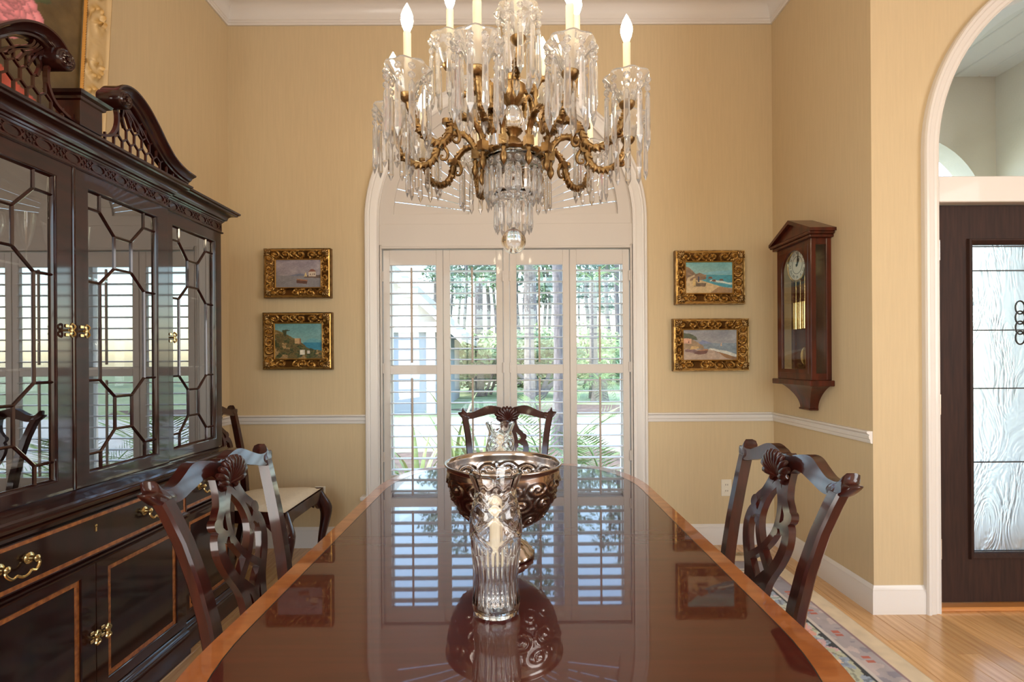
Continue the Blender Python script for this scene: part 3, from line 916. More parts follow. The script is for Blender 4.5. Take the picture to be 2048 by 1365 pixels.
# upper carcass: ends, back, top, floor, partitions
b = MB()
b.box((XW, Y0, .843), (XS - .02, Y0 + .022, 2.02)); b.box((XW, Y1 - .022, .843), (XS - .02, Y1, 2.02))
b.box((XW, Y0, .843), (XW + .012, Y1, 2.02)); b.box((XW, Y0, 1.955), (XS - .002, Y1, 2.015)); b.box((XS - .03, YA, 1.955), (XC - .002, YD, 2.015))
b.box((XW, Y0, .843), (XS - .012, Y1, .862))
for y in (YA, YD): b.box((XW, y - .011, .862), (XS - .022, y + .011, 1.955))
b.box((XS - .03, YA - .0, .843), (XC - .021, YA + .012, 1.96)); b.box((XS - .03, YD - .012, .843), (XC - .021, YD, 1.96))
b.obj('upper_case', M_CAB, CB)
for z in (1.255, 1.59):
    for ya, yb in ((Y0 + .025, YA - .013), (YA + .013, YD - .013), (YD + .013, Y1 - .025)):
        MB().box((XW + .014, ya, z), (XS - .045, yb, z + .007)).obj('glass_shelf', M_STEM, CB)

# cornice
upath = [(XW, Y1), (XS, Y1), (XS, YD), (XC, YD), (XC, YA), (XS, YA), (XS, Y0)]
cn = [(.05, 2.004), (-.004, 2.004), (-.006, 2.010), (-.010, 2.012), (-.012, 2.018), (-.02, 2.022), (-.022, 2.028)] + [(-.022 - .03 * (1 - cos(a)), 2.028 + .022 * sin(a)) for a in [pi / 2 * i / 5 for i in range(1, 6)]] + [(-.056, 2.052), (-.058, 2.058), (-.066, 2.062), (-.068, 2.070), (-.062, 2.074), (.05, 2.076)]
MB().mold([(-o, h) for o, h in cn], upath, mpc).obj('cornice', M_CAB, CB, smooth=28)
MB().mold([(-.03, 1.950), (.004, 1.950), (.008, 1.954), (.008, 1.958), (.002, 1.962), (-.03, 1.962)], upath, mpc).obj('architrave', M_CAB, CB)
MB().box((XC - .07, YA - .02, 2.07), (XC + .045, YD + .02, 2.078)).box((XW, Y0, 2.068), (XC - .05, Y1 + .0, 2.075)).obj('top_board', M_CAB, CB)
# blind fret: ovals and crossed bars
def fretrun(ya, yb, xp):
    mb = MB(); n = max(1, round((yb - ya) / .108)); st = (yb - ya) / n
    mp = lambda y, z, h: (xp + h, y, z)
    zc, hz = 1.983, .019
    for i in range(n):
        yc = ya + st * (i + .5)
        mb.ribbon([(yc + .029 * cos(a), zc + .017 * sin(a)) for a in [2 * pi * k / 16 for k in range(16)]], .005, mp, 0, .005, True)
        for s in (-1, 1):
            for q in (-1, 1):
                mb.ribbon(smooth_path([(yc + s * .03, zc), (yc + s * .038, zc + q * .008), (yc + s * st / 2, zc + q * hz)], 3), .004, mp, 0, .004)
                mb.ribbon([(yc + s * .018, zc + q * .014), (yc + s * .032, zc + q * hz)], .004, mp, 0, .004)
                mb.ribbon(smooth_path([(yc + s * st / 2, zc), (yc + s * (st / 2 - .008), zc + q * .010), (yc + s * .033, zc + q * .016)], 3), .004, mp, 0, .004)
    for z in (zc - hz, zc + hz): mb.ribbon([(ya, z), (yb, z)], .004, mp, 0, .005)
    for y in (ya, yb): mb.ribbon([(y, zc - hz), (y, zc + hz)], .006, mp, 0, .005)
    return mb
fb = fretrun(YA + .004, YD - .004, XC - .003)
for ya, yb in ((Y0, YA - .004), (YD + .004, Y1)):
    q = fretrun(ya, yb, XS - .003); fb.add(q.v, q.f)
fb.obj('fret_band', M_MAHOG, CB, smooth=0)

# glazed doors with thirteen-pane astragals
def glazed_door(ya, yb, xp, knob_side, with_knob=True):
    z0, z1 = .846, 1.950; gz0, gz1 = .888, 1.900
    g0, g1 = ya + .057, yb - .062
    if yb - ya < .45: g0, g1 = ya + .045, yb - .05
    mp = lambda y, z, h: (xp - .02 + h, y, z)
    d = curve_plate([(ya + .002, z0), (yb - .002, z0), (yb - .002, z1), (ya + .002, z1)], [[(g0, gz0), (g1, gz0), (g1, gz1), (g0, gz1)]], .02, mp, .003).obj('glazed_door', M_CAB, CB)
    MB().mold([(0, .019), (.004, .017), (.006, .010), (.010, .006), (.010, -.004), (0, -.004)], [(g0 - .0, gz0), (g1, gz0), (g1, gz1), (g0, gz1)], mp, True).obj('sight_bead', M_CAB, d)
    U = lambda u: g0 + (g1 - g0) * u
    T = [1.900, 1.834, 1.760, 1.637, 1.571, 1.217, 1.151, 1.028, .954, .888]
    a, e, bb_, c = .19, .81, .38, .62
    V = lambda u, k: (U(u), T[k])
    bars = [(V(a, 0), V(a, 1)), (V(e, 0), V(e, 1)), (V(0, 1), V(a, 1)), (V(e, 1), V(1, 1)), (V(a, 1), V(bb_, 2)), (V(e, 1), V(c, 2)), (V(bb_, 2), V(c, 2)),
            (V(bb_, 2), V(bb_, 3)), (V(c, 2), V(c, 3)), (V(bb_, 3), V(c, 3)), (V(bb_, 3), V(a, 4)), (V(c, 3), V(e, 4)), (V(0, 4), V(a, 4)), (V(e, 4), V(1, 4)), (V(a, 4), V(a, 5)), (V(e, 4), V(e, 5)),
            (V(0, 5), V(a, 5)), (V(e, 5), V(1, 5)), (V(a, 5), V(bb_, 6)), (V(e, 5), V(c, 6)), (V(bb_, 6), V(c, 6)), (V(bb_, 6), V(bb_, 7)), (V(c, 6), V(c, 7)), (V(bb_, 7), V(c, 7)), (V(bb_, 7), V(a, 8)), (V(c, 7), V(e, 8)),
            (V(0, 8), V(a, 8)), (V(e, 8), V(1, 8)), (V(a, 8), V(a, 9)), (V(e, 8), V(e, 9))]
    m = MB()
    for p, q in bars:
        dv = Vector((q[0] - p[0], q[1] - p[1])); nn = Vector((-dv.y, dv.x)).normalized()
        vs = []
        for pt in (p, q):
            for o, h in ((-.0055, .002), (-.0045, .008), (0, .0125), (.0045, .008), (.0055, .002)): vs.append(mp(pt[0] + nn.x * o, pt[1] + nn.y * o, h))
        m.add(vs, [(0, 1, 6, 5), (1, 2, 7, 6), (2, 3, 8, 7), (3, 4, 9, 8), (4, 0, 5, 9)])
    m.obj('astragal', M_CAB, d, smooth=0)
    P = [[V(0, 0), V(a, 0), V(a, 1), V(0, 1)], [V(a, 0), V(e, 0), V(e, 1), V(c, 2), V(bb_, 2), V(a, 1)], [V(e, 0), V(1, 0), V(1, 1), V(e, 1)],
         [V(0, 1), V(a, 1), V(bb_, 2), V(bb_, 3), V(a, 4), V(0, 4)], [V(bb_, 2), V(c, 2), V(c, 3), V(bb_, 3)], [V(e, 1), V(1, 1), V(1, 4), V(e, 4), V(c, 3), V(c, 2)],
         [V(bb_, 3), V(c, 3), V(e, 4), V(e, 5), V(c, 6), V(bb_, 6), V(a, 5), V(a, 4)], [V(0, 4), V(a, 4), V(a, 5), V(0, 5)], [V(e, 4), V(1, 4), V(1, 5), V(e, 5)],
         [V(0, 5), V(a, 5), V(bb_, 6), V(bb_, 7), V(a, 8), V(0, 8)], [V(bb_, 6), V(c, 6), V(c, 7), V(bb_, 7)], [V(e, 5), V(1, 5), V(1, 8), V(e, 8), V(c, 7), V(c, 6)],
         [V(0, 8), V(a, 8), V(a, 9), V(0, 9)], [V(a, 8), V(bb_, 7), V(c, 7), V(e, 8), V(e, 9), V(a, 9)], [V(e, 8), V(1, 8), V(1, 9), V(e, 9)]]
    for poly in P:
        vs = [mp(y, z, .005) for y, z in poly]
        MB().add(vs, [tuple(range(len(vs)))]).obj('pane', M_PANE, d, smooth=0)
    yk = yb - .028 if knob_side > 0 else ya + .028
    k = MB()
    for zz in (1.375, 1.405): k.box((xp, yk - .006, zz - .006), (xp + .005, yk + .006, zz + .006), .002)
    k.tube([(xp, yk, 1.39), (xp + .016, yk, 1.39)], .004, 8)
    k.tube(smooth_path([(xp + .018, yk, 1.412), (xp + .022, yk - .008, 1.403), (xp + .020, yk - .003, 1.39), (xp + .022, yk - .008, 1.377), (xp + .018, yk, 1.368), (xp + .022, yk + .008, 1.377), (xp + .020, yk + .003, 1.39), (xp + .022, yk + .008, 1.403)], 4, True), .0035, 6, True)
    k.obj('ring_pull', M_BRASS, d)
ym = (YA + YD) / 2
glazed_door(Y0 + .002, YA - .003, XS, 1)
glazed_door(YA + .002, ym - .001, XC, 1)
glazed_door(ym + .001, YD - .002, XC, -1)
glazed_door(YD + .003, Y1 - .002, XS, -1)
MB().lathe([(.005, .846), (.005, 1.95)], 8, (XC + .001, ym, 0)).obj('astragal_bead', M_CAB, CB)

# swan-neck pediment with open lattice
PX = -1.470
mpp = lambda y, z, h: (PX + h, y, z)
def swan(sg):
    Yc = lambda d: ym + sg * d
    pts = smooth_path([(.54, 2.098), (.47, 2.105), (.40, 2.130), (.345, 2.172), (.295, 2.222), (.24, 2.268), (.185, 2.292), (.14, 2.286), (.112, 2.262), (.108, 2.238)], 6)
    m = MB()
    prof = [(-.020, -.02), (-.020, .006), (-.014, .018), (-.008, .020), (-.004, .028), (.006, .034), (.012, .044), (.016, .052), (.022, .052), (.024, .044), (.020, .03), (.020, -.02)]
    n = len(pts)
    tpr = [min(1, .55 + .5 * min(1, (n - 1 - i) / 14)) for i in range(n)]
    P = [Vector((Yc(a), z)) for a, z in pts]
    vs, fs = [], []
    for i in range(n):
        a = P[max(0, i - 1)]; bq = P[min(n - 1, i + 1)]
        t = (bq - a).normalized(); nn = Vector((-t.y, t.x))
        if nn.y < 0 and i < n * .7 or (sg > 0 and False): nn = -nn
        nn = Vector((-t.y, t.x)) * (-1 if sg > 0 else 1)
        for o, h in prof:
            q = P[i] + nn * o * tpr[i]
            vs.append(mpp(q.x, q.y, h))
    k = len(prof)
    for i in range(n - 1):
        for j in range(k): fs.append((i * k + j, i * k + (j + 1) % k, (i + 1) * k + (j + 1) % k, (i + 1) * k + j))
    fs.append(tuple(range(k))); fs.append(tuple((n - 1) * k + j for j in range(k)))
    sw = m.add(vs, fs).obj('swan_neck', M_CAB, CB, smooth=30)
    r = MB().lathe([(.034, -.025), (.034, .055), (.030, .060), (.026, .058), (.022, .062), (.008, .060), (.007, .066), (0, .068)], 20, (PX, Yc(.122), 2.246), 'X')
    for q in range(8):
        a = 2 * pi * q / 8; r.ball((PX + .06, Yc(.122) + .015 * cos(a), 2.246 + .015 * sin(a)), .007, 6, 4)
    r.obj('rosette', M_CAB, sw, smooth=40)
    # lattice below the swan neck
    L = MB()
    def top(d):
        best = 2.09
        for (a, z), (a2, z2) in zip(pts[:-1], pts[1:]):
            lo, hi = min(a, a2), max(a, a2)
            if lo <= d <= hi: best = max(best, z - .012)
        if d < .112: best = 2.085 + .035 * max(0, min(1, (.10 - abs(d - .03) * 1.2) / .1)) * 0 + .02
        return best
    w, hgt = .040, .066
    for col in range(0, 14):
        for row in range(0, 5):
            d0 = .045 + col * w; zb = 2.078 + row * hgt * .75
            o = w / 2 if row % 2 else 0
            d0 += o
            ptsx = [((d0, zb), (d0, zb + hgt * .5)), ((d0, zb + hgt * .5), (d0 + w / 2, zb + hgt * .75)), ((d0, zb + hgt * .5), (d0 - w / 2, zb + hgt * .75))]
            for p, q in ptsx:
                lim = 1 if d0 > .17 else (2.078 + .10 * ((d0 - .04) / .13) ** 1.6 if d0 > .03 else 0)
                if p[1] < min(top(p[0]), 2.078 + .145 if lim == 1 else lim) and q[1] < top(q[0]) + .02 and q[0] < .52 and p[0] < .50:
                    L.ribbon([(Yc(p[0]), p[1]), (Yc(q[0]), q[1])], .0055, mpp, .006, .014)
    L.ribbon([(Yc(a), z) for a, z in smooth_path([(.04, 2.088), (.075, 2.094), (.115, 2.115), (.137, 2.155), (.14, 2.20), (.125, 2.245)], 6)], .009, mpp, .002, .018)
    for j, (ds, zs) in enumerate(((.175, 2.165), (.205, 2.178), (.235, 2.178), (.265, 2.178), (.295, 2.165))):
        L.ribbon([(Yc(a), z) for a, z in smooth_path([(ds, zs), (ds - .012 - .006 * j, zs + .035), (.165 - .002 * j + .010 * j, 2.232 + .003 * j), (.135 + .012 * j, 2.258 + .003 * j)], 5)], .007, mpp, .004, .016)
    L.obj('lattice', M_MAHOG, CB, smooth=0)['kind'] = 'stuff'
swan(1); swan(-1)
f = MB().box((PX - .05, ym - .045, 2.076), (PX + .035, ym + .045, 2.165), .002)
f.mold([(0, 0), (-.006, .004), (-.008, .012), (-.018, .018), (-.022, .028), (0, .03)], [(PX - .05, ym - .045), (PX + .035, ym - .045), (PX + .035, ym + .045), (PX - .05, ym + .045)], lambda x, y, h: (x, y, 2.158 + h), True)
f.box((PX - .05, ym - .045, 2.16), (PX + .035, ym + .045, 2.188))
f.obj('finial_block', M_CAB, CB)

# drawers
def bail(d, xp, yc, z, w=.088):
    m = MB()
    for s in (-1, 1):
        m.lathe([(.017, 0), (.017, .003), (.013, .006), (.008, .008), (.006, .016), (.010, .020), (.010, .027), (.005, .031), (0, .032)], 14, (xp, yc + s * w / 2, z), 'X')
    p = smooth_path([(xp + .024, yc - w / 2, z), (xp + .027, yc - w / 2 - .006, z - .014), (xp + .03, yc - w / 2 + .008, z - .030), (xp + .03, yc - w * .25, z - .026), (xp + .031, yc - w * .12, z - .033), (xp + .031, yc, z - .036), (xp + .031, yc + w * .12, z - .033), (xp + .03, yc + w * .25, z - .026), (xp + .03, yc + w / 2 - .008, z - .030), (xp + .027, yc + w / 2 + .006, z - .014), (xp + .024, yc + w / 2, z)], 4)
    m.tube(p, .0042, 8)
    m.obj('bail_handle', M_BRASS, d)
def band_frame(ya, yb, za, zb, xp, w, par, name='inlay_band'):
    m = MB(); mp = lambda y, z, h: (xp + h, y, z)
    m.mold([(0, 0), (0, .0012), (w, .0012), (w, 0)], [(ya, za), (yb, za), (yb, zb), (ya, zb)], mp, True)
    m.obj(name, M_INLAY, par, smooth=0)
def drawer(ya, yb, xp, handles, key=True):
    d = MB().box((xp - .02, ya + .003, .624), (xp, yb - .003, .766), .003).obj('drawer', M_CABDARK, CB)
    band_frame(ya + .006, yb - .006, .627, .763, xp - .0002, .014, d)
    MB().mold([(0, 0), (0, .004), (.004, .004), (.004, 0)], [(ya + .003, .624), (yb - .003, .624), (yb - .003, .766), (ya + .003, .766)], lambda y, z, h: (xp + h, y, z), True).obj('cock_bead', M_CAB, d)
    for y in handles: bail(d, xp, y, .705)
    if key:
        k = MB().lathe([(.005, 0), (.005, .002)], 12, (xp, (ya + yb) / 2, .722), 'X'); k.box((xp, (ya + yb) / 2 - .003, .702), (xp + .002, (ya + yb) / 2 + .003, .720))
        k.obj('keyhole', M_BRASS, d)
drawer(YA, YD, BC, (1.438, 1.99))
drawer(YD, Y1, BS, ((YD + Y1) / 2 - .04,), False)
drawer(Y0, YA, BS, ((Y0 + YA) / 2 + .04,), False)
def cupdoor(ya, yb, xp, knob):
    z0, z1 = .13, .594
    fy0, fy1, fz0, fz1 = ya + .048, yb - .055, .166, .566
    mp = lambda y, z, h: (xp - .02 + h, y, z)
    d = curve_plate([(ya + .002, z0), (yb - .002, z0), (yb - .002, z1), (ya + .002, z1)], [[(fy0, fz0), (fy1, fz0), (fy1, fz1), (fy0, fz1)]], .02, mp, .002).obj('cupboard_door', M_CAB, CB)
    MB().box((xp - .022, fy0, fz0), (xp - .008, fy1, fz1)).obj('panel', M_CABDARK, d)
    band_frame(fy0 + .004, fy1 - .004, fz0 + .004, fz1 - .004, xp - .008, .017, d)
    MB().mold([(0, .02), (.004, .018), (.004, .012), (.0, .011)], [(fy0, fz0), (fy1, fz0), (fy1, fz1), (fy0, fz1)], mp, True).obj('panel_bead', M_CAB, d)
    if knob:
        yk = yb - .02 if knob > 0 else ya + .022
        k = MB()
        for zz in (.335, .362): k.box((xp, yk - .007, zz - .006), (xp + .006, yk + .007, zz + .006), .002)
        k.tube([(xp, yk, .348), (xp + .018, yk, .348)], .004, 8)
        k.tube(smooth_path([(xp + .02, yk, .372), (xp + .024, yk - .009, .362), (xp + .022, yk - .003, .348), (xp + .024, yk - .009, .335), (xp + .02, yk, .326), (xp + .024, yk + .009, .335), (xp + .022, yk + .003, .348), (xp + .024, yk + .009, .362)], 4, True), .004, 6, True)
        k.obj('ring_pull', M_BRASS, d)
cupdoor(Y0 + .003, YA - .004, BS, 0)
cupdoor(YA + .003, ym - .001, BC, 1)
cupdoor(ym + .001, YD - .003, BC, -1)
cupdoor(YD + .004, Y1 - .003, BS, -1)

# crystal on the shelves
def stemware(kind):
    if kind == 'goblet':
        pr = [(.034, 0), (.033, .002), (.006, .008), (.0035, .02), (.0035, .075), (.008, .084), (.030, .105), (.037, .135), (.035, .165), (.032, .178), (.031, .178), (.034, .165), (.0355, .135), (.028, .107), (.004, .09), (0, .089)]
    elif kind == 'flute':
        pr = [(.032, 0), (.031, .002), (.006, .008), (.0035, .02), (.0035, .09), (.012, .105), (.022, .15), (.029, .215), (.0275, .215), (.0205, .15), (.010, .107), (0, .1)]
    else:
        pr = [(.032, 0), (.03, .003), (.006, .01), (.004, .03), (.005, .04), (.03, .06), (.048, .085), (.05, .10), (.0485, .10), (.046, .085), (.028, .062), (0, .048)]
    return MB().lathe(pr, 20, close=False)
protos = {}
def put_glass(kind, y, x, z, lab, grp):
    if kind not in protos:
        o = stemware(kind).obj({'goblet': 'wine_goblet', 'flute': 'champagne_flute', 'coupe': 'crystal_coupe'}[kind], M_STEM, None); protos[kind] = o
    else:
        o = protos[kind].copy(); COL.objects.link(o)
    o.location = (x, y, z); tag(o, lab, 'glass', grp)
UZ, LZ = 1.5975, 1.2625
for i, (y, x) in enumerate(((1.29, -1.70), (1.37, -1.78), (1.45, -1.68), (1.54, -1.76), (1.63, -1.69))):
    put_glass('goblet', y, x, UZ, 'clear crystal wine goblet on the upper shelf behind the left centre cabinet door', 'wine goblets on the upper cabinet shelf')
for i, (y, x) in enumerate(((1.78, -1.72), (1.84, -1.66), (1.90, -1.74), (1.97, -1.68))):
    put_glass('flute', y, x, UZ, 'tall clear crystal flute on the upper shelf behind the right centre cabinet door', 'crystal flutes on the upper cabinet shelf')
for i, (y, x) in enumerate(((2.29, -1.68), (2.37, -1.75))):
    put_glass('goblet', y, x, UZ, 'clear crystal wine goblet on the upper shelf behind the end cabinet door by the corner', 'wine goblets in the end cabinet bay')
for i, (y, x) in enumerate(((1.30, -1.68), (1.43, -1.75), (1.58, -1.68), (1.82, -1.70), (1.94, -1.76), (2.05, -1.68))):
    put_glass('coupe', y, x, LZ - .0, 'low crystal coupe on the middle shelf behind the centre cabinet doors', 'crystal coupes on the middle cabinet shelf')
for i, (y, x) in enumerate(((2.31, -1.69), (2.45, -1.69))):
    put_glass('coupe', y, x, LZ, 'low crystal coupe on the middle shelf behind the end cabinet door by the corner', 'crystal coupes in the end cabinet bay')

# ------------------------------------------------------------------ dining table
TB = thing('dining_table', 'long polished mahogany dining table with satinwood banded edge', 'table', (0, 1.48, 0))
def outline(inset):
    pts = []
    hx, yl, yh = .562 - inset, .46 + inset, 2.505 - inset
    rx, ry = .30, .46
    for cx, cy, a0 in ((hx - rx, yh - ry, 0), (-hx + rx, yh - ry, pi / 2), (-hx + rx, yl + ry, pi), (hx - rx, yl + ry, 3 * pi / 2)):
        for i in range(17):
            a = a0 + pi / 2 * i / 16
            y = cy + (ry) * sin(a)
            pts.append((cx + rx * cos(a), y))
    return pts
def bow(p):      # ends bow out slightly
    return [(x, y + (.022 * (1 - (x / .3) ** 2) if abs(x) < .3 else 0) * (1 if y > 1.48 else -1) * (1 if abs(y - 1.48) > .8 else 0)) for x, y in p]
def clip(poly, far):
    out = []; n = len(poly); yc = 1.4805 if far else 1.4795
    ins = (lambda p: p[1] >= yc) if far else (lambda p: p[1] <= yc)
    for i in range(n):
        p, q = poly[i], poly[(i + 1) % n]
        if ins(p): out.append(p)
        if ins(p) != ins(q):
            t = (yc - p[1]) / (q[1] - p[1]); out.append((p[0] + (q[0] - p[0]) * t, yc))
    return out
mt = lambda x, y, h: (x, y, h)
for far in (True, False):
    O = clip(bow(outline(0)), far); I = clip(bow(outline(.047)), far)
    lf = MB().prism(I, mt, .738, .7605).obj('tabletop_leaf', M_TABLE, TB, smooth=30)
    m = MB()
    # band ring: open strip along the outline with rounded edge
    Oo = [p for p in O]; Ii = [p for p in I]
    k0 = min(range(len(Oo)), key=lambda i: (abs(Oo[i][1] - 1.48) > .001, Oo[i][0] * (-1 if far else 1)))
    Oo = Oo[k0:] + Oo[:k0]
    k1 = min(range(len(Ii)), key=lambda i: (abs(Ii[i][1] - 1.48) > .001, Ii[i][0] * (-1 if far else 1)))
    Ii = Ii[k1:] + Ii[:k1]
    n = len(Oo)
    C = (sum(p[0] for p in Oo) / n, 1.48)
    vs, fs = [], []
    for (ox, oy), (ix, iy) in zip(Oo, Ii):
        d = Vector((ix - ox, iy - oy)); d = d.normalized() if d.length else Vector((0, 1))
        q = [(ix, iy, .7604), (ox + d.x * .004, oy + d.y * .004, .7604), (ox, oy, .757), (ox, oy, .742), (ox + d.x * .006, oy + d.y * .006, .734), (ix, iy, .734)]
        vs += q
    for i in range(n - 1):
        for j in range(6): fs.append((6 * i + j, 6 * i + (j + 1) % 6, 6 * i + 6 + (j + 1) % 6, 6 * i + 6 + j))
    m.add(vs, fs).obj('banding', M_BAND, lf, smooth=30)
    m = MB()
    m.ribbon([(x, y) for x, y in Ii], .0022, mt, .7600, .7607)
    m.obj('stringing', M_BLACK, lf, smooth=0)
MB().mold([(0, .655), (0, .735), (-.02, .735), (-.02, .655)], [(-.44, .72), (.44, .72), (.44, 2.25), (-.44, 2.25)], mt, True).obj('apron', M_MAHOG, TB)
for yc in (.98, 1.98):
    p = MB().lathe([(.045, .20), (.07, .22), (.075, .27), (.05, .31), (.036, .36), (.034, .46), (.05, .52), (.062, .57), (.045, .61), (.06, .64), (.12, .66), (.12, .735)], 20, (0, yc, 0)).obj('pedestal', M_MAHOG, TB)
    for k in range(4):
        a = pi / 4 + k * pi / 2
        pts = smooth_path([(.03, .26), (.12, .27), (.22, .20), (.31, .09), (.37, .035), (.40, .03)], 4)
        MB().tube([(r * cos(a), yc + r * sin(a), z) for r, z in pts], [.036 - .0009 * i for i in range(len(pts))], 8).obj('leg', M_MAHOG, p)
        MB().lathe([(.024, .006), (.024, .034), (.016, .05), (0, .055)], 10, (.40 * cos(a), yc + .40 * sin(a), 0)).obj('caster', M_BRASS, p)

# ------------------------------------------------------------------ dining chairs
def rake(z):
    if z < .44: return -.085 * ((.44 - z) / .44) ** 1.6
    t = (z - .44) / .56
    return -(.025 * t + .095 * t * t)
def make_chair(label):
    t = thing('dining_chair', label, 'chair', (0, 0, 0), None)
    mpk = lambda u, z, h: (u, rake(z) + h - .012, z)
    # seat rails
    m = MB()
    rx, fx, dpt = .195, .268, .455
    m.prism([(-fx, dpt), (fx, dpt), (rx, 0), (-rx, 0)], lambda x, y, h: (x, y, h), .405, .468)
    m.mold([(0, .455), (.004, .458), (.006, .466), (0, .474)], [(fx, dpt), (-fx, dpt), (-rx, 0), (rx, 0)], lambda x, y, h: (x, y, h), True)
    m.obj('seat_frame', M_MAHOG, t, smooth=30)
    A = np.zeros((17, 17, 3))
    for i in range(17):
        for j in range(17):
            v = i / 16; s = j / 16 * 2 - 1
            hw = (rx + (fx - rx) * v) - .012
            ed = max(0, (1 - abs(s) ** 4) * (1 - abs(2 * v - 1) ** 4))
            A[i, j] = (hw * s, .014 + (dpt - .026) * v, .470 + .036 * ed ** .55)
    MB().grid(A).obj('seat_cushion', M_SEAT, t, smooth=180)
    # rear legs running up into the stiles
    for s in (-1, 1):
        zz = [0, .15, .3, .44, .55, .65, .75, .85, .92, .955]
        uu = [.175, .178, .185, .192, .196, .202, .211, .224, .238, .246]
        ws = [.026, .028, .034, .042, .042, .040, .038, .036, .036, .036]
        vs, fs = [], []
        for z, u, w in zip(zz, uu, ws):
            y = rake(z)
            for du, dy in ((-w / 2, .016), (w / 2 - .006, .016), (w / 2, .010), (w / 2, -.012), (w / 2 - .006, -.018), (-w / 2, -.018)):
                vs.append((s * (u + du), y + dy, z))
        n = 6
        for i in range(len(zz) - 1):
            for k in range(n): fs.append((i * n + k, i * n + (k + 1) % n, (i + 1) * n + (k + 1) % n, (i + 1) * n + k))
        fs += [tuple(range(n)), tuple((len(zz) - 1) * n + k for k in range(n))]
        MB().add(vs, fs).obj('leg', M_MAHOG, t, smooth=30)
    # crest rail with flared ears and carved shell
    top = smooth_path([(-.262, .972), (-.235, .962), (-.20, .962), (-.15, .978), (-.105, .992), (-.06, .990), (-.03, .975), (0, .968), (.03, .975), (.06, .990), (.105, .992), (.15, .978), (.20, .962), (.235, .962), (.262, .972)], 5)
    w = []
    for u, z in top:
        a = abs(u)
        w.append(.036 + .012 * math.exp(-((a - .11) / .05) ** 2) + (.035 * max(0, 1 - a / .06)) - .010 * max(0, (a - .22) / .04))
    cr_ = MB().ribbon(top, w, mpk, -.004, .026)
    for s in (-1, 1):
        ear = smooth_path([(.205, .952), (.236, .934), (.262, .948), (.286, .976), (.272, .980), (.264, .984), (.259, 1.004), (.250, .990), (.236, .978), (.215, .972)], 3, True)
        n_ = len(ear); cx_, cz_ = .245, .964
        vs, fs = [], []
        for h, k_ in ((.014, .80), (.010, 1.0), (-.012, 1.0), (-.026, .86), (-.034, .55)):
            for u, z in ear: vs.append(mpk(s * (cx_ + (u - cx_) * k_), cz_ + (z - cz_) * k_, .012 + h))
        for i in range(4):
            for k in range(n_): fs.append((i * n_ + k, i * n_ + (k + 1) % n_, (i + 1) * n_ + (k + 1) % n_, (i + 1) * n_ + k))
        fs += [tuple(range(n_)), tuple(4 * n_ + k for k in range(n_))]
        cr_.add(vs, fs)
    crest = cr_.obj('crest_rail', M_MAHOG, t, smooth=62)
    sh = MB()
    for k in range(11):
        a = rad(90 + (k - 5) * 15.5); r = .080 if k % 10 else .064
        cz = .936
        p = [(r * q * cos(a), rake(cz) + .012 + .011 * sin(q * pi * .75), cz + r * q * sin(a)) for q in (0, .3, .6, .85, 1.0)]
        sh.tube(p, [.003, .007, .011, .012, .006], 7)
    for s in (-1, 1):
        sh.tube([(s * .006, rake(.94) + .014, .945), (s * .03, rake(.93) + .012, .928), (s * .034, rake(.93) + .012, .940)], [.006, .010, .004], 7)
    sh.obj('shell_carving', M_MAHOG, crest, smooth=60)
    # pierced interlaced splat
    sp = MB()
    def rb(pts, wd, k=6, h0=.0, h1=.020):
        q = smooth_path(pts, k)
        n = len(q)
        ww = [1.18 * np.interp(i / (n - 1), np.linspace(0, 1, len(wd)), wd) for i in range(n)] if hasattr(wd, '__len__') else wd
        for s in (-1, 1): sp.ribbon([(s * u, z) for u, z in q], ww, mpk, h0, h1)
    rb([(.028, .955), (.040, .915), (.058, .880), (.082, .856), (.092, .838)], [.034, .026, .022, .022, .024])
    rb([(.076, .832), (.100, .808), (.106, .77), (.092, .725), (.068, .685), (.048, .645), (.040, .58), (.044, .50), (.048, .455)], [.018, .026, .028, .026, .026, .028, .026, .026, .03])
    rb([(-.022, .945), (.006, .915), (.036, .875), (.050, .83), (.046, .79), (.022, .75), (-.014, .715), (-.062, .680)], [.02, .018, .018, .018, .018, .018, .018, .02])
    rb([(.090, .80), (.070, .815), (.054, .806), (.058, .79)], [.016, .014, .012, .008])
    rb([(.062, .685), (.030, .655), (.006, .62), (.004, .54), (.006, .455)], [.02, .02, .022, .02, .02])
    for s in (-1, 1):
        for c in ((.094, .842, .018), (.054, .795, .011)):
            sp.prism([(s * c[0] + c[2] * cos(a), c[1] + c[2] * sin(a)) for a in [2 * pi * q / 14 for q in range(14)]], mpk, -.001, .0205)
    sp.prism([(-.045, .962), (.045, .962), (.03, .93), (0, .915), (-.03, .93)], mpk, .001, .019)
    sp.obj('splat', M_MAHOG, t, smooth=30)
    MB().box((-.085, -.02, .455), (.085, .016, .492), .006).obj('shoe', M_MAHOG, t)
    # cabriole front legs
    for s in (-1, 1):
        m = MB()
        pts = smooth_path([(s * .238, .425, .46), (s * .254, .446, .40), (s * .272, .468, .34), (s * .268, .462, .26), (s * .252, .446, .16), (s * .246, .440, .08), (s * .256, .450, .045), (s * .264, .458, .018)], 4)
        rr = np.interp(np.linspace(0, 1, len(pts)), [0, .14, .28, .42, .57, .71, .86, 1], [.030, .037, .040, .031, .022, .017, .024, .028])
        m.tube(pts, list(rr), 10); m.ball((s * .264, .458, .024), .027, 10, 6, (1, 1, .88))
        for q in range(3):
            a = rad(25 + 40 * q) if s > 0 else rad(75 + 40 * q)
            m.tube([(s * .258 + .012 * cos(a), .452 + .012 * sin(a), .05), (s * .264 + .028 * cos(a), .458 + .028 * sin(a), .03), (s * .264 + .030 * cos(a), .458 + .030 * sin(a), .006)], [.006, .007, .004], 6)
        lg = m.obj('leg', M_MAHOG, t, smooth=60)
        kb = MB()
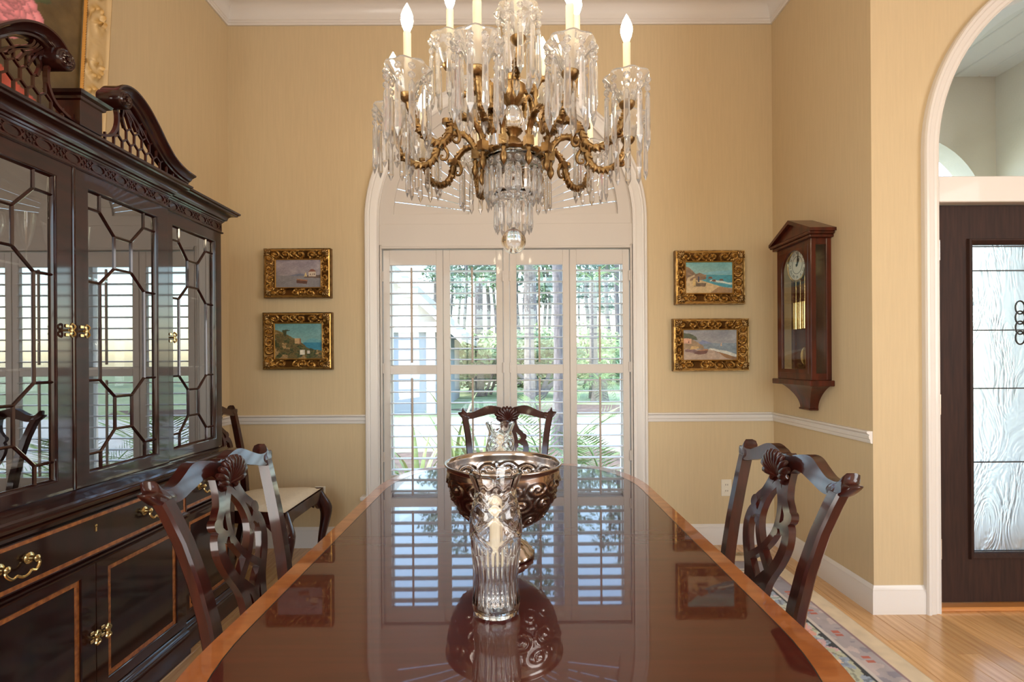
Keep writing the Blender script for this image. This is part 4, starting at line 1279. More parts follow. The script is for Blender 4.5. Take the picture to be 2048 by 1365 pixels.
        kb.prism([(s * .225, .408), (s * .135, .408), (s * .17, .392), (s * .195, .365), (s * .222, .35)], lambda x, z, h: (x, .432 + h, z), 0, .018)
        kb.prism([(.405, .408), (.315, .408), (.35, .392), (.375, .365), (.402, .35)], lambda y, z, h: (s * (.238 + h), y, z), 0, .018)
        kb.obj('knee_bracket', M_MAHOG, lg)
    return t
ch = make_chair('dark carved side chair at the table in front of the china cabinet, shell crest')
ch.location = (-.722, 1.425, 0); ch.rotation_euler = (0, 0, rad(-90))
def place_chair(x, y, rz, lab):
    c = copy_tree(ch); c.location = (x, y, 0); c.rotation_euler = (0, 0, rad(rz)); tag(c, lab, 'chair', None); return c
place_chair(.69, 1.455, 90, 'dark carved side chair at the table on the floral rug side, below the wall clock')
place_chair(-.03, 2.80, 180, 'dark carved chair at the far table end, silhouetted against the shutters')
place_chair(-1.665, 2.935, -90, 'dark carved chair with cream seat standing in the corner past the china cabinet')

# ------------------------------------------------------------------ silver bowl on the table
TZ = .7608
def scroll_h(U, V, nu, nv, seed=0, kk=15, pw_=1, nr=6):
    """curling scroll and flower relief on a (u, v) field; u wraps with period nu, v spans nv motifs"""
    H = np.zeros_like(U)
    r = np.random.default_rng(seed)
    for i in range(nu):
        for j in range(nv):
            cu, cv = i + .5 * (j % 2) + .12 * r.normal(), j + .5 + .05 * r.normal()
            sg = 1 if (i + j) % 2 else -1
            du = (U - cu + nu / 2) % nu - nu / 2; dv = V - cv
            d = np.sqrt(du ** 2 + dv ** 2) + 1e-6; th = np.arctan2(dv, du) * sg
            sp = (.5 + .5 * np.cos(th - kk * d + r.random() * 6.28)) ** pw_
            env = np.clip(1 - (d / .62) ** 2, 0, 1)
            rose = np.exp(-(d / .13) ** 2)
            H = np.maximum(H, env ** .6 * sp ** 1.6 * (.55 + .45 * np.sin(nr * th) ** 2) + .8 * rose * (.6 + .4 * np.cos(6 * th)))
    return H
BY, BX = 1.335, -.025
prof = [(.0, 0), (.078, 0), (.082, .004), (.080, .012), (.070, .018), (.066, .026), (.050, .036), (.032, .044), (.026, .054), (.030, .062), (.034, .066), (.028, .072), (.030, .078)]
nseg = 260
R_, Z_ = [], []
for s in np.linspace(0, 1, 64):
    a = s * pi / 2 * .98
    R_.append(.030 + .121 * sin(a) ** .82); Z_.append(.078 + .160 * (1 - cos(a)) ** .92)
prof_up = list(zip(R_, Z_)) + [(.1525, .2415), (.156, .2445), (.156, .248), (.153, .2495), (.149, .247)]
inner = [(max(r - .003, 0), z + .004) for r, z in reversed(list(zip(R_, Z_)))]
allp = prof + prof_up + inner + [(0, .083)]
A = np.zeros((len(allp), nseg + 1, 3))
uu = np.linspace(0, 13, nseg + 1)
zz = np.array([p[1] for p in allp]); rr = np.array([p[0] for p in allp])
U, Vv = np.meshgrid(uu, np.clip((zz - .098) / (.222 - .098), 0, 1) * 2)
H = scroll_h(U % 13, Vv * 1.5, 13, 3, 4, 22, 1.3, 9)
band = np.clip((zz - .098) / .012, 0, 1) * np.clip((.222 - zz) / .012, 0, 1)
fb_ = ((np.arange(len(allp)) > 2) & (np.arange(len(allp)) < 8))
rad_k = rr[:, None] + .0060 * (H - .25) * band[:, None]
rad_k += fb_[:, None] * .0022 * np.cos(uu * 2 * pi / 13 * 18)[None] * (rr > .03)[:, None]
ang = np.linspace(0, 2 * pi, nseg + 1)[None]
A[..., 0] = BX + rad_k * np.cos(ang); A[..., 1] = BY + rad_k * np.sin(ang); A[..., 2] = TZ + zz[:, None]
M_SILVER = vcol_mat('oxidised_silver', .15); M_SILVER.node_tree.nodes['Principled BSDF'].inputs['Metallic'].default_value = 1.0
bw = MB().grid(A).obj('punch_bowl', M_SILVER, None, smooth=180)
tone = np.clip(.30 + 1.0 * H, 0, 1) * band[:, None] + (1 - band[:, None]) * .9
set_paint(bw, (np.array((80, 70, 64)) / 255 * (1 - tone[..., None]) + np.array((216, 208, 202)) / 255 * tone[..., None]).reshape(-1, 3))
tag(bw, 'round footed silver punch bowl embossed with scrolls at the table centre', 'bowl')

# ------------------------------------------------------------------ crystal hurricanes with candles
def hurricane(x, y, lab, clab):
    n = 180; nz = 120
    hs = np.linspace(0, 1, nz)
    zc = [0, .04, .12, .25, .42, .58, .72, .82, .90, 1.0]
    rc = [.047, .050, .049, .046, .051, .0555, .053, .046, .0435, .0548]
    rbase = np.interp(hs, zc, rc)
    for _ in range(3): rbase[1:-1] = (rbase[:-2] + 2 * rbase[1:-1] + rbase[2:]) / 4
    th = np.linspace(0, 2 * pi, n + 1)
    T, Hh = np.meshgrid(th, hs)
    flute = np.clip((.50 + .06 * np.cos(4 * T) - Hh) / .05, 0, 1) * np.clip((Hh - .05) / .05, 0, 1)
    r = rbase[:, None] - .0022 * flute * np.abs(np.cos(13 * T))
    d1 = np.clip((Hh - .46) / .04, 0, 1) * np.clip((.84 - Hh) / .03, 0, 1)
    for sg in (-1, 1):
        ph = (4 * T / (2 * pi) + sg * (Hh - .62) * 4.2) % 1.0
        r -= .0019 * d1 * np.exp(-((np.abs(ph - .5)) / .055) ** 2)
    fan = np.abs(np.sin(4 * T / 2 + 0)) ; ray = np.abs(np.cos(20 * T))
    r -= .0018 * d1 * ray * np.clip(.35 - np.abs(((4 * T / (2 * pi)) % 1) - .0) , 0, .35)
    for zb in (.80, .87):
        r -= .002 * np.exp(-((Hh - zb - .018 * np.cos(8 * T)) / .010) ** 2)
    scal = .0075 * np.abs(np.sin(4 * T)) ** .6 * np.clip((Hh - .86) / .14, 0, 1)
    top = .288
    Z = TZ + .004 + Hh * (top - .012) + scal
    outer = np.stack([x + r * np.cos(T), y + r * np.sin(T), Z], -1)
    ri = (rbase - .0055)[:, None] + 0 * T
    inn = np.stack([x + ri * np.cos(T), y + ri * np.sin(T), Z], -1)[::-1]
    inn[-1, :, 2] = TZ + .012; inn[-2, :, 2] = TZ + .014
    c0 = np.zeros((1, n + 1, 3)); c0[..., 0] = x; c0[..., 1] = y; c0[..., 2] = TZ + .0006
    e0 = outer[:1].copy(); e0[..., 0] = x + .97 * (e0[..., 0] - x); e0[..., 1] = y + .97 * (e0[..., 1] - y); e0[..., 2] = TZ + .0006
    c1 = c0.copy(); c1[..., 2] = TZ + .011
    hb = thing('hurricane_lamp', lab, 'candle holder', (x, y, TZ))
    MB().grid(np.concatenate([c0, e0, outer, inn, c1])).obj('shade', M_CRYSTAL, hb, smooth=50)
    MB().lathe([(0, TZ + .0125), (.026, TZ + .0125), (.028, TZ + .017), (.016, TZ + .022), (.008, TZ + .032), (.012, TZ + .045), (.007, TZ + .058), (.007, TZ + .072), (.013, TZ + .082), (.014, TZ + .094), (0, TZ + .094)], 16, (x, y, 0), close=False).obj('stem', M_CRYSTAL, hb, smooth=60)
    c = thing('candle', clab, 'candle', (x, y, TZ + .095))
    MB().lathe([(0, TZ + .0945), (.0128, TZ + .0945), (.0130, TZ + .10), (.0125, TZ + .232), (.009, TZ + .238), (.003, TZ + .236), (0, TZ + .236)], 18, (x, y, 0), close=False).obj('wax', M_CREAMW, c, smooth=60)
    MB().tube([(x, y, TZ + .234), (x + .001, y, TZ + .244)], .0012, 5).obj('wick', M_BLACK, c)
hurricane(-.036, 1.04, 'tall cut-crystal hurricane standing nearest the camera, before the silver bowl', 'cream candle inside the nearer crystal hurricane, before the silver bowl')
hurricane(-.046, 1.87, 'cut-crystal hurricane standing behind the silver bowl at the far table end', 'cream candle inside the crystal hurricane behind the silver bowl')

# ------------------------------------------------------------------ wall clock
CX0, CX1, CY0, CY1 = 1.69, XR, 2.815, 3.175
cm = (CY0 + CY1) / 2
ck = thing('wall_clock', 'walnut pendulum wall clock with peaked pediment and glazed case', 'clock', (XR, cm, 1.5))
b = MB()
st = .038
b.box((CX1 - .012, CY0 + .025, 1.16), (CX1 - .001, CY1 - .025, 1.96))                       # back board
for ya, yb in ((CY0, CY0 + .03), (CY1 - .03, CY1)):                          # corner posts
    for xa, xb in ((CX0, CX0 + .03), (CX1 - .03, CX1 - .001)): b.box((xa, ya, 1.155), (xb, yb, 1.968), .003)
for z0, z1 in ((1.155, 1.195), (1.925, 1.968)):
    b.box((CX0 + .002, CY0 + .028, z0 + .001), (CX0 + .02, CY1 - .028, z1 - .001))
    for ya in (CY0 + .003, CY1 - .023): b.box((CX0 + .028, ya, z0 + .001), (CX1 - .028, ya + .02, z1 - .001))
b.obj('case', M_CLOCKW, ck)
mf = lambda y, z, h: (CX0 - .002 - h + .016, y, z)
# arched front door
fo = [(CY0 + .03, 1.195), (CY1 - .03, 1.195), (CY1 - .03, 1.93), (CY0 + .03, 1.93)]
op = [(CY0 + .052, 1.215), (CY1 - .052, 1.215)] + arc(cm, 1.80, (CY1 - CY0) / 2 - .052, 0, pi, 20)
cdoor = curve_plate(fo, [op], .016, mf, .002).obj('door', M_CLOCKW, ck)
MB().prism(op, mf, .006, .008).obj('pane', M_WPANE, cdoor)
for ya in (CY0 + .006, CY1 - .008):
    MB().box((CX0 + .03, ya, 1.195), (CX1 - .03, ya + .002, 1.925)).obj('side_pane', M_WPANE, ck)
b = MB()
b.box((CX0 - .018, CY0 - .022, 1.962), (CX1, CY1 + .022, 1.978), .003); b.box((CX0 - .030, CY0 - .036, 1.978), (CX1, CY1 + .036, 1.998), .005)
b.obj('cornice', M_CLOCKW, ck)
ap = (cm, 2.108)
pd = MB()
pd.prism([(CY0 - .03, 1.998), (CY1 + .03, 1.998), (cm, 2.085)], lambda y, z, h: (CX0 - .006 + h, y, z), 0, CX1 - CX0)
pd.obj('pediment', M_CLOCKW, ck)
for s in (-1, 1):
    e = cm + s * (.18 + .045)
    MB().prism([(cm, 2.086), (e, 1.992), (e, 2.010), (cm, 2.110)], lambda y, z, h: (CX0 - .030 + h, y, z), 0, CX1 - CX0 + .03).obj('rake_moulding', M_CLOCKW, ck)
b = MB().box((CX0 - .022, CY0 - .026, 1.122), (CX1, CY1 + .026, 1.155), .004)
b.obj('ledge', M_CLOCKW, ck)
m = MB(); vs = []; fs = []
for i in range(13):
    s = i / 12; z = 1.122 - .14 * s
    w = .165 - .115 * sin(s * pi / 2) ** .8; dx = .105 - .055 * sin(s * pi / 2) ** .8
    vs += [(XR - .001, cm - w, z), (XR - dx, cm - w, z), (XR - dx, cm + w, z), (XR - .001, cm + w, z)]
for i in range(12):
    for k in range(3): fs.append((4 * i + k, 4 * i + k + 1, 4 * i + 5 + k, 4 * i + 4 + k))
fs += [(0, 1, 2, 3), (48, 49, 50, 51)]
m.add(vs, fs); m.box((XR - .056, cm - .056, .972), (XR - .001, cm + .056, .984), .003)
m.obj('corbel', M_CLOCKW, ck, smooth=30)
# movement: dial, hands, weights, pendulum
DXx, DZz = 1.722, 1.842
mdial = lambda y, z, h: (DXx - h, cm - y, DZz + z)          # seen from -x, image right = -y
dial = MB().lathe([(.092, 0), (.092, .006), (0, .006)], 40, (0, 0, 0))
dial.v = [mdial(a, bq, c) for a, bq, c in dial.v]
dial = dial.obj('dial', pmat('dial_enamel', S(236, 232, 220), .4), ck)
rg_ = MB().lathe([(.090, .004), (.098, .004), (.099, .010), (.094, .014), (.090, .010)], 40, (0, 0, 0), close=False)
rg_.v = [mdial(a, bq, c) for a, bq, c in rg_.v]; rg_.obj('bezel', M_BRASS, dial)
r2 = MB().lathe([(.050, .0062), (.0545, .0062), (.0545, .0072), (.050, .0072)], 36, (0, 0, 0), close=False)
r2.v = [mdial(a, bq, c) for a, bq, c in r2.v]; r2.obj('chapter_ring', pmat('dial_silver', S(150, 146, 138), .4), dial)
num = MB()
for i, s in enumerate('XII I II III IIII V VI VII VIII IX X XI'.split()):
    a = -2 * pi * i / 12
    q = text_mb(s, .024, lambda x, y, h: mdial((x) * cos(a) - (y + .071) * sin(a), (x) * sin(a) + (y + .071) * cos(a), .0066 + h))
    num.add(q.v, q.f)
num.obj('numerals', M_BLACK, dial, smooth=0)
hd = MB()
for ang, ln, w in ((rad(32), .046, .006), (rad(14), .072, .0045)):
    d = Vector((sin(ang), cos(ang))); p = Vector((d.y, -d.x))
    poly = [tuple(-d * .012 + p * w * .4), tuple(d * ln * .6 + p * w), tuple(d * ln), tuple(d * ln * .6 - p * w), tuple(-d * .012 - p * w * .4)]
    hd.prism(poly, mdial, .009, .0105)
cpb = MB().lathe([(.006, .007), (.006, .013)], 12); cpb.v = [mdial(a, bq, c) for a, bq, c in cpb.v]; hd.add(cpb.v, cpb.f)
hd.obj('hands', M_BLACK, dial)
MB().box((DXx, cm - .06, DZz - .07), (CX1 - .012, cm + .06, DZz + .07)).obj('movement', M_BRASS, ck)
for dy in (-.045, 0, .045):
    wgt = MB().lathe([(.004, 1.455), (.019, 1.458), (.019, 1.618), (.004, 1.622), (.002, 1.65), (.002, 1.78)], 16, (DXx + .012, cm + dy, 0)).obj('weight', M_BRASS, ck)
pn = MB().box((DXx + .046, cm - .009, 1.33), (DXx + .050, cm + .009, 1.78)).obj('pendulum_rod', M_CLOCKW, ck)
pb_ = MB().lathe([(.0, -.008), (.048, -.006), (.056, -.003), (.058, 0), (.056, .003), (.048, .006), (0, .009)], 28, (DXx + .046, cm, 1.295), 'X').obj('pendulum_bob', M_BRASS, pn)

# ------------------------------------------------------------------ paintings
M_PAINT = vcol_mat('oil_paint', .42, coat=.25, bump=.25, bscale=260)
M_GILT = vcol_mat('gilt_frame_paint', .36)
M_GILT.node_tree.nodes['Principled BSDF'].inputs['Metallic'].default_value = .85
def msk(X, Y, poly, wob=0, seed=0):
    h, w = X.shape
    if wob:
        X = X + wob * (fbm(h, w, 9, 3, seed) - .5); Y = Y + wob * (fbm(h, w, 9, 3, seed + 1) - .5)
    ins = np.zeros(X.shape, bool); n = len(poly)
    for i in range(n):
        x1, y1 = poly[i]; x2, y2 = poly[(i + 1) % n]
        c = ((y1 > Y) != (y2 > Y)) & (X < (x2 - x1) * (Y - y1) / (y2 - y1 + 1e-12) + x1)
        ins ^= c
    return ins
def art(kind, h, w):
    X, Y = np.meshgrid(np.linspace(0, 1, w), np.linspace(0, 1, h))     # Y up
    C = np.zeros((h, w, 3)); c = lambda r, g, b: np.array((r, g, b)) / 255.
    f1 = fbm(h, w, 5, 5, 1)[..., None]; f2 = fbm(h, w, 14, 4, 2)[..., None]; f3 = fbm(h, w, 40, 2, 3)[..., None]
    def put(poly, col, wob=.02, var=.25, seed=5, f=f2):
        m_ = msk(X, Y, poly, wob, seed); C[m_] = (np.array(col) * (1 - var / 2 + var * f))[m_]
    t = Y[..., None]
    st = fbm(h, w, 3, 3, 9)
    if kind == 'harbour':
        C[:] = c(168, 158, 160) * (1 - t) + c(150, 140, 150) * t
        C += (f1 - .5) * .28 * np.array((1, .95, .85))
        put([(0, 0), (1, 0), (1, .42), (0, .44)], c(138, 134, 138), .01, .22, f=fbm(h, w, 6, 4, 8)[..., None])
        put([(.3, .43), (.45, .48), (.55, .51), (.68, .45), (1, .45), (1, .42), (.3, .42)], c(118, 122, 142), .01)
        put([(.62, .36), (.98, .34), (1, .38), (.98, .46), (.66, .42)], c(104, 84, 74), .02)
        put([(.72, .40), (.88, .40), (.88, .57), (.84, .60), (.84, .64), (.77, .64), (.77, .58), (.72, .56)], c(206, 190, 172), .008)
        put([(.71, .56), (.89, .57), (.83, .66), (.78, .66)], c(128, 80, 66), .008)
        for q in (.755, .80, .84): put([(q, .44), (q + .02, .44), (q + .02, .50), (q, .50)], c(110, 86, 76), 0)
        put([(.62, .40), (.69, .40), (.66, .55)], c(220, 196, 140), .005)
        put([(.46, .17), (.68, .13), (.70, .24), (.66, .26), (.46, .31)], c(96, 66, 58), .006)
        put([(.46, .27), (.69, .23), (.70, .27), (.46, .32)], c(156, 110, 84), .004)
    elif kind == 'hillside':
        C[:] = c(150, 186, 178) * (1 - t) + c(104, 152, 156) * t; C += (f1 - .5) * .14
        put([(.5, .30), (.62, .48), (.72, .56), (.82, .58), (1, .50), (1, .2), (.5, .2)], c(104, 160, 170), .01, .12)
        put([(.55, .22), (1, .24), (1, .46), (.6, .46)], c(58, 130, 156), .01, .16)
        put([(0, 0), (1, 0), (1, .22), (.72, .30), (.60, .42), (.44, .56), (.30, .66), (.16, .76), (0, .84)], c(116, 100, 60), .05, .9)
        m_ = msk(X, Y, [(0, 0), (1, 0), (1, .2), (.6, .36), (.3, .6), (0, .78)], .05, 5) & (f2[..., 0] > .52); C[m_] = (c(70, 76, 46) * (.6 + .8 * f3))[m_]
        m_ = msk(X, Y, [(0, 0), (1, 0), (1, .2), (.6, .36), (.3, .6), (0, .78)], .05, 5) & (f1[..., 0] > .60); C[m_] = (c(166, 136, 92) * (.8 + .4 * f3))[m_]
        put([(.42, .44), (.52, .42), (.52, .58), (.42, .58)], c(206, 168, 122), .006); put([(.52, .42), (.555, .43), (.55, .57), (.52, .58)], c(150, 106, 74), .004)
        put([(.53, .12), (.63, .12), (.63, .26), (.53, .26)], c(222, 214, 196), .004); put([(.68, .15), (.74, .15), (.74, .24), (.68, .24)], c(196, 184, 170), .004)
        put([(.2, .64), (.24, .64), (.25, .78), (.34, .80), (.24, .83), (.16, .80)], c(66, 70, 44), .03)
    elif kind == 'cliff':
        C[:] = c(196, 206, 190) * (1 - t) + c(110, 170, 176) * t; C += (f1 - .5) * .2 * np.array((1, .95, .8))
        put([(.35, .64), (.6, .70), (1, .74), (1, .6), (.35, .6)], c(126, 182, 196), .02, .15)
        put([(.3, .2), (1, .18), (1, .58), (.3, .60)], c(66, 146, 164), .01, .25)
        put([(.5, .40), (1, .27), (1, .33), (.55, .44)], c(206, 220, 212), .03, .2)
        put([(0, 0), (1, 0), (1, .14), (.7, .24), (.45, .36), (.35, .42), (0, .46)], c(204, 178, 136), .02, .2)
        put([(.5, 0), (1, 0), (1, .16), (.72, .22)], c(158, 124, 88), .02, .3)
        put([(0, .40), (.26, .42), (.44, .46), (.44, .58), (.30, .66), (.22, .62), (.10, .82), (0, .88)], c(134, 108, 84), .05, .7)
        put([(0, .26), (.05, .5), (.20, .60), (.20, .55), (.10, .46), (.07, .26)], c(200, 176, 140), .01)
        put([(.18, .22), (.42, .22), (.44, .33), (.26, .34), (.18, .46)], c(112, 92, 72), .02, .6); put([(.15, .24), (.22, .24), (.22, .48), (.17, .48)], c(206, 176, 116), .01)
        put([(.26, .36), (.30, .36), (.30, .52), (.28, .56), (.26, .52)], c(64, 66, 84), .006)
        for q in ((.55, .38), (.71, .40), (.48, .47)): put([(q[0], q[1]), (q[0] + .1, q[1]), (q[0] + .08, q[1] + .06), (q[0] + .02, q[1] + .06)], c(110, 76, 56), .01)
    elif kind == 'boats':
        C[:] = c(176, 172, 172) * (1 - t) + c(140, 142, 150) * t; C += (f1 - .5) * .26 * np.array((1, .95, .85))
        put([(.2, .3), (1, .1), (1, .55), (.2, .55)], c(128, 142, 154), .01, .3)
        put([(.45, .34), (1, .10), (1, .18), (.8, .30), (.5, .40)], c(204, 204, 196), .03, .3)
        put([(.26, .52), (.36, .66), (.5, .58), (.56, .54)], c(124, 134, 166), .01)
        put([(0, 0), (1, 0), (1, .08), (.8, .2), (.5, .34), (0, .38)], c(178, 156, 140), .02, .25)
        put([(.5, .34), (.8, .2), (1, .08), (1, 0), (.8, .06), (.66, .24)], c(138, 100, 66), .02, .4)
        put([(0, .36), (.40, .38), (.36, .5), (.24, .62), (.12, .74), (0, .78)], c(156, 130, 100), .03, .5)
        put([(0, .72), (.12, .70), (.27, .66), (.24, .78), (.12, .88), (0, .90)], c(66, 74, 52), .04, .7)
        put([(0, .54), (.16, .54), (.16, .70), (.06, .72), (0, .70)], c(214, 164, 136), .008); put([(.10, .56), (.12, .56), (.12, .62), (.10, .62)], c(120, 80, 70), 0)
        put([(.20, .22), (.30, .18), (.44, .22), (.47, .36), (.24, .30)], c(110, 72, 66), .008); put([(.22, .30), (.46, .32), (.46, .37), (.36, .36)], c(176, 128, 96), .006)
        put([(.04, .28), (.2, .24), (.28, .30), (.2, .36), (.04, .36)], c(126, 96, 96), .01, .5); put([(.12, .34), (.30, .38), (.28, .44), (.16, .46)], c(206, 170, 116), .01)
        put([(.69, .46), (.72, .46), (.71, .58)], c(206, 166, 130), .004)
    elif kind == 'flowers':
        C[:] = c(104, 82, 48) * .9; C *= (.65 + .7 * f1); C += (f2 - .5) * .12
        C *= (1 - .25 * np.clip((.35 - Y[..., None]) / .35, 0, 1))
        put([(0, 0), (.9, 0), (.84, .06), (.62, .16), (.5, .26), (.2, .30), (0, .28)], c(178, 74, 54), .05, .6)
        put([(0, .04), (.55, .04), (.5, .14), (.2, .22), (0, .2)], c(196, 120, 84), .06, .6)
        rg2 = np.random.default_rng(4)
        fl = [(.68, .44, .13, (228, 140, 150)), (.60, .56, .11, (222, 128, 140)), (.815, .345, .055, (238, 226, 204)), (.50, .72, .17, (226, 140, 148)), (.66, .60, .12, (232, 156, 158)), (.30, .80, .18, (214, 122, 136)), (.40, .52, .13, (230, 170, 160)), (.15, .6, .16, (218, 190, 160)), (.56, .90, .12, (238, 186, 184)), (.22, .40, .1, (200, 90, 80)), (.70, .76, .10, (220, 132, 140))]
        for (lx, ly, r_) in ((.62, .36, .1), (.78, .52, .08), (.5, .34, .1), (.34, .34, .1), (.76, .66, .07), (.6, .80, .1)):
            put([(lx - r_, ly), (lx, ly + r_ * .5), (lx + r_, ly + .02), (lx, ly - r_ * .4)], c(66, 74, 46), .06, .7)
        for (fx, fy, r_, col) in fl:
            for k in range(46):
                s = 1 - k / 46; a = k * 2.4; rr_ = r_ * s
                px, py = fx + rr_ * cos(a) * .8, fy + rr_ * sin(a)
                pr_ = r_ * (.22 + .1 * s)
                d = ((X - px) / pr_) ** 2 + ((Y - py) / pr_ / .8) ** 2 + .5 * (f2[..., 0] - .5)
                m_ = d < 1
                sh_ = (.72 + .32 * (1 - np.clip(d, 0, 1)) + .16 * rg2.random())[..., None]
                C[m_] = (np.array(col) / 255. * sh_)[m_]
    C *= (.92 + .16 * f3)
    return np.clip(C, 0, 1)
def framed(name, label, kind, yc_or, mp, w, h, fw, res, depth=.045, style='gilt', grp=None, root=(0, 0, 0)):
    """mp(u, v, d): u, v on the wall plane about the centre, d out from the wall"""
    t = thing(name, label, 'painting', root, grp)
    iw, ih = w - 2 * fw, h - 2 * fw
    nu, nv = res
    uu_, vv_ = np.meshgrid(np.linspace(-iw / 2 - .004, iw / 2 + .004, nu), np.linspace(-ih / 2 - .004, ih / 2 + .004, nv))
    P_ = np.zeros((nv, nu, 3))
    for i in range(nv):
        for j in range(nu): P_[i, j] = mp(uu_[i, j], vv_[i, j], depth * .35)
    cv = MB().grid(P_).obj('canvas', M_PAINT, t, smooth=180, fix=False)
    set_paint(cv, art(kind, nv, nu).reshape(-1, 3))
    # carved frame: strips around the opening with relief
    nA = 16 if style == 'gilt' else 22
    per = 2 * (iw + ih) + 4 * fw
    sides = [((-iw / 2, -ih / 2), (iw / 2, -ih / 2), (0, -1), iw), ((iw / 2, -ih / 2), (iw / 2, ih / 2), (1, 0), ih), ((iw / 2, ih / 2), (-iw / 2, ih / 2), (0, 1), iw), ((-iw / 2, ih / 2), (-iw / 2, -ih / 2), (-1, 0), ih)]
    fr = MB(); cols = []
    for si, (p, q, nrm, ln) in enumerate(sides):
        full = ln + 2 * fw
        nL = max(20, int(full / fw * 26))
        nm = max(2, round(full / fw * 1.15)) if style == 'gilt' else max(2, round(full / fw * .75))
        S_, O_ = np.meshgrid(np.linspace(0, 1, nL), np.linspace(0, 1, nA), indexing='ij')
        x0 = -fw * O_ ; L_ = ln + 2 * fw * O_
        along = x0 + L_ * S_
        Uu = (along + fw) / full * nm
        rel = scroll_h(Uu % nm, np.clip((O_ - .16) / .66, 0, 1) * 1.0, nm, 1, si + 3)
        edge = np.clip((O_ - .14) / .06, 0, 1) * np.clip((.88 - O_) / .06, 0, 1)
        corner = np.exp(-((np.minimum(along + fw * .5, full - fw * 1.5 - along)) / (fw * .34)) ** 2)
        bead = np.where((O_ > .02) & (O_ < .12), .5 + .5 * np.cos(along / (fw * .085) * 2 * pi), 0)
        base = np.interp(O_, [0, .06, .13, .17, .4, .7, .84, .9, 1], [.42, .55, .48, .40, .62, .88, .96, .8, .74])
        if style != 'gilt':
            cart = .5 + .5 * np.cos((along + fw) / full * 2 * pi * max(2, round(full / (fw * 3.2))))
            edge = edge * (.25 + .75 * (cart > .40))
            base = np.interp(O_, [0, .05, .10, .14, .18, .5, .86, .92, 1], [.5, .62, .55, .42, .55, .75, .82, .95, .8])
        dd = depth * (base + .42 * (rel - .25) * edge + .08 * bead + .2 * corner * edge)
        A = np.zeros((nL, nA, 3)); out = O_ * fw * (1 + (.05 if style == 'gilt' else .03) * rel * (O_ > .95))
        dirx, diry = (q[0] - p[0]) / ln, (q[1] - p[1]) / ln
        for i in range(nL):
            for j in range(nA):
                A[i, j] = mp(p[0] + dirx * along[i, j] + nrm[0] * out[i, j], p[1] + diry * along[i, j] + nrm[1] * out[i, j], dd[i, j])
        fr.grid(A)
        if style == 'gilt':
            shade_gilt = np.clip(.25 + 1.1 * rel * edge + .6 * (1 - edge) + .25 * corner, 0, 1)[..., None]  # recess shade and raised highlights put into the gilt colour
            shade_gilt = np.where(((O_ > .12) & (O_ < .18))[..., None] | (O_ > .95)[..., None], .3, shade_gilt)
            cc = np.array((60, 34, 14)) / 255 * (1 - shade_gilt) + np.array((228, 184, 104)) / 255 * shade_gilt
        else:
            shade_gilt = np.clip(rel * 1.2 * edge, 0, 1)[..., None]
            cc = np.array((206, 178, 132)) / 255 * (1 - shade_gilt) + np.array((190, 144, 70)) / 255 * shade_gilt
            cc = np.where((O_ < .13)[..., None], np.array((196, 138, 58)) / 255, cc); cc = np.where(((O_ > .13) & (O_ < .17))[..., None], np.array((96, 80, 60)) / 255, cc)
        cols.append(cc.reshape(-1, 3))
    mt_ = M_GILT if style == 'gilt' else M_CREAMF
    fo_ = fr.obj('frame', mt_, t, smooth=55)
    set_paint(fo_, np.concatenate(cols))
    bk = MB()
    if style == 'gilt':
        bk.mold([(-.004, 0), (-.004, depth * .82), (.01, depth * .72), (.014, 0)], [(-w / 2, -h / 2), (w / 2, -h / 2), (w / 2, h / 2), (-w / 2, h / 2)], mp, True)
        bk.obj('rim', M_GOLDM, t)
        for sx in (-1, 1):
            for sy in (-1, 1):
                cn_ = MB()
                for k in range(5):
                    a = math.atan2(sy, sx) + (k - 2) * .5; r_ = fw * (.62 if k == 2 else .5)
                    c0 = (sx * (w / 2 - fw * .55), sy * (h / 2 - fw * .55))
                    pts = [(c0[0] + r_ * q * cos(a), c0[1] + r_ * q * sin(a), depth * (1.0 + .22 * sin(q * 2.6))) for q in (0, .4, .75, 1.05)]
                    cn_.tube([mp(*p) for p in pts], [fw * .07, fw * .12, fw * .11, fw * .03], 6)
                cn_.obj('corner_leaf', M_GOLDM, t, smooth=60)
    else:
        bk.mold([(0, 0), (0, depth * .8), (.012, depth * .7), (.012, 0)], [(-w / 2, -h / 2), (w / 2, -h / 2), (w / 2, h / 2), (-w / 2, h / 2)], mp, True)
        bk.obj('rim', M_INLAY, t)
    return t
M_CREAMF = vcol_mat('cream_gilt_frame', .45)
M_CREAMF.node_tree.nodes['Principled BSDF'].inputs['Metallic'].default_value = .25
def bwp(xc, zc):
    return lambda u, v, d: (xc + u, YB - .002 - d, zc + v)
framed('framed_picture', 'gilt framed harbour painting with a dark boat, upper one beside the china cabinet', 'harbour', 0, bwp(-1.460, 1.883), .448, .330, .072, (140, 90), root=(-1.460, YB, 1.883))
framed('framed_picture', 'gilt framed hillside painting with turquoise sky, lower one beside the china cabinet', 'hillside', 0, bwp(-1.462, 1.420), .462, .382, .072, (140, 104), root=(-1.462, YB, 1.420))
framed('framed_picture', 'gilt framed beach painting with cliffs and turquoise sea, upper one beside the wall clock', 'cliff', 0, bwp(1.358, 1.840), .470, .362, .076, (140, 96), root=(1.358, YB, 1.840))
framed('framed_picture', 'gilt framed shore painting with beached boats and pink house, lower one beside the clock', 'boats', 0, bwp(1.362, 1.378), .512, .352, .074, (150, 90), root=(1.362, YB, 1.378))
# large flower piece above the cabinet, tilted forward at the top
lean = .055
def lwp(u, v, d):
    return (XL + .03 + d + lean * (v + .60), 1.69 - u * -1 if False else 1.69 + u, 2.70 + v)
framed('framed_picture', 'large still life of pink flowers in a cream and gold frame above the cabinet', 'flowers', 0, lwp, 1.22, 1.16, .125, (170, 170), depth=.06, style='cream', root=(XL, 1.69, 2.12))

